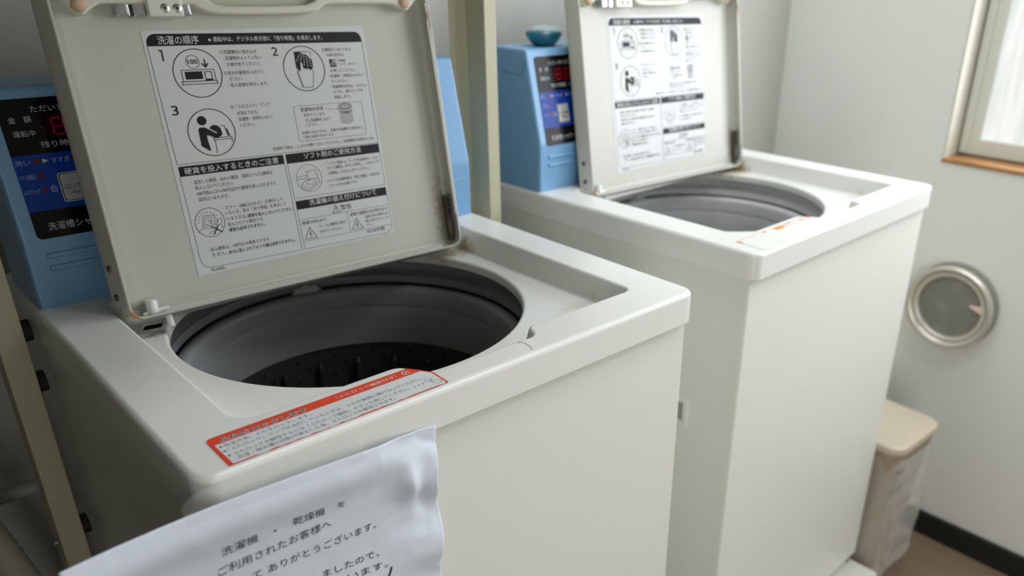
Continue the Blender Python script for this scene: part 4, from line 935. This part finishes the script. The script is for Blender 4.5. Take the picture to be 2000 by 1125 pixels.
# ------------------------------------------------------------------ waste bin with its bag
BXC, BYC = 1.2830, 0.135
binr = empty('waste_bin', (BXC, BYC, 0), -0.03, 'beige plastic waste bin with flat lid between the far machine and the right wall', 'bin')
M_bin = mat('beige_bin_plastic', (0.36, 0.285, 0.215), 0.5)
M_binlid = mat('beige_bin_lid', (0.52, 0.45, 0.35), 0.45)
def rr_ring(w, dpt, rad, z, dx=0, dy=0): return [(p[0] + dx, p[1] + dy, z) for p in fillet([(-w / 2, -dpt / 2), (w / 2, -dpt / 2), (w / 2, dpt / 2), (-w / 2, dpt / 2)], rad, 8)]
ZB = 0.398
R = [rr_ring(0.108, 0.190, 0.018, 0.0), rr_ring(0.116, 0.198, 0.022, 0.004)] + [rr_ring(0.116 + 0.048 * t, 0.198 + 0.062 * t, 0.022 + 0.006 * t, 0.004 + (ZB - 0.034) * t) for t in (0.1, 0.5, 1.0)]
R += [rr_ring(0.170, 0.266, 0.03, ZB - 0.028), rr_ring(0.170, 0.266, 0.03, ZB - 0.018)]
V, Fc = loft(R); n = len(R[0]); Fc.append(tuple(range(n))[::-1]); Fc.append(tuple((len(R) - 1) * n + k for k in range(n)))
bb = from_vf('body', V, Fc, M_bin, binr)
R = [rr_ring(0.172, 0.268, 0.03, ZB - 0.017), rr_ring(0.178, 0.274, 0.032, ZB - 0.015), rr_ring(0.178, 0.274, 0.032, ZB - 0.006)] + [rr_ring(0.178 - 2 * 0.006 * (1 - math.cos(a)), 0.274 - 2 * 0.006 * (1 - math.cos(a)), 0.032, ZB - 0.006 + 0.006 * math.sin(a)) for a in (0.5, 1.0, 1.57)]
V, Fc = loft(R); Fc.append(tuple(range(n))[::-1]); Fc.append(tuple((len(R) - 1) * n + k for k in range(n)))
tag(from_vf('lid', V, Fc, M_binlid, binr), 'flat pale beige lid')
bp_ = Print(lambda x, z, h=0: (x, -0.131 + (0.364 - z) * 0.085 - 0.0012, z)); 
bp_.line([(-0.070, 0.290), (0.030, 0.290)], 0.003, 0); bp_.line([(-0.066, 0.336), (-0.040, 0.336)], 0.005, 0); bp_.rect(-0.062, 0.304, -0.050, 0.318, 1); bp_.rect(-0.030, 0.312, -0.018, 0.320, 1); bp_.rect(-0.050, 0.272, -0.028, 0.277, 1)
bp_.build('printed_sign', [M_ink, M_lgrey], binr)
bagr = empty('plastic_bag', (BXC, BYC, 0.05), -0.03, 'clear crinkled plastic bag hanging around the beige waste bin', 'bag')
M_bag = bpy.data.materials.new('clear_bag'); M_bag.use_nodes = True
nt = M_bag.node_tree; b = nt.nodes['Principled BSDF']; b.inputs['Base Color'].default_value = (0.80, 0.80, 0.78, 1); b.inputs['Roughness'].default_value = 0.16
lw = nt.nodes.new('ShaderNodeLayerWeight'); lw.inputs['Blend'].default_value = 0.35; mr = nt.nodes.new('ShaderNodeMapRange'); mr.inputs['To Min'].default_value = 0.17; mr.inputs['To Max'].default_value = 0.62
nt.links.new(lw.outputs['Facing'], mr.inputs['Value']); nt.links.new(mr.outputs['Result'], b.inputs['Alpha'])
V = []; Fc = []; n = 120; m = 40
for j in range(m + 1):
    t = j / m; z = 0.366 - 0.300 * t
    for i in range(n):
        th2 = 2 * PI * i / n; cx_, sy_ = math.cos(th2), math.sin(th2)
        e = 0.45; px = math.copysign(abs(cx_) ** e, cx_) * 0.0880; py = math.copysign(abs(sy_) ** e, sy_) * 0.1370
        right = max(0, cx_) ** 0.5
        px *= 1.0 - 0.10 * t; py *= 1.0 - 0.05 * t
        px += right * 0.052 * math.sin(min(1, t * 1.25) * PI * 0.62)
        wr = noise.noise(Vector((cx_ * 3.2, sy_ * 3.2, t * 2.4))) * 0.010 * t + noise.noise(Vector((cx_ * 6, sy_ * 6, t * 11))) * 0.007 * t
        px += cx_ * wr; py += sy_ * wr
        zz = z + (0.012 * noise.noise(Vector((cx_ * 4, sy_ * 4, 7))) * t)
        if px < -0.0905: px = -0.0905
        V.append((px, py, zz - 0.05))
for j in range(m):
    for i in range(n): Fc.append((j * n + i, j * n + (i + 1) % n, (j + 1) * n + (i + 1) % n, (j + 1) * n + i))
from_vf('film_skirt', V, Fc, M_bag, bagr, wn=False, angle=180)
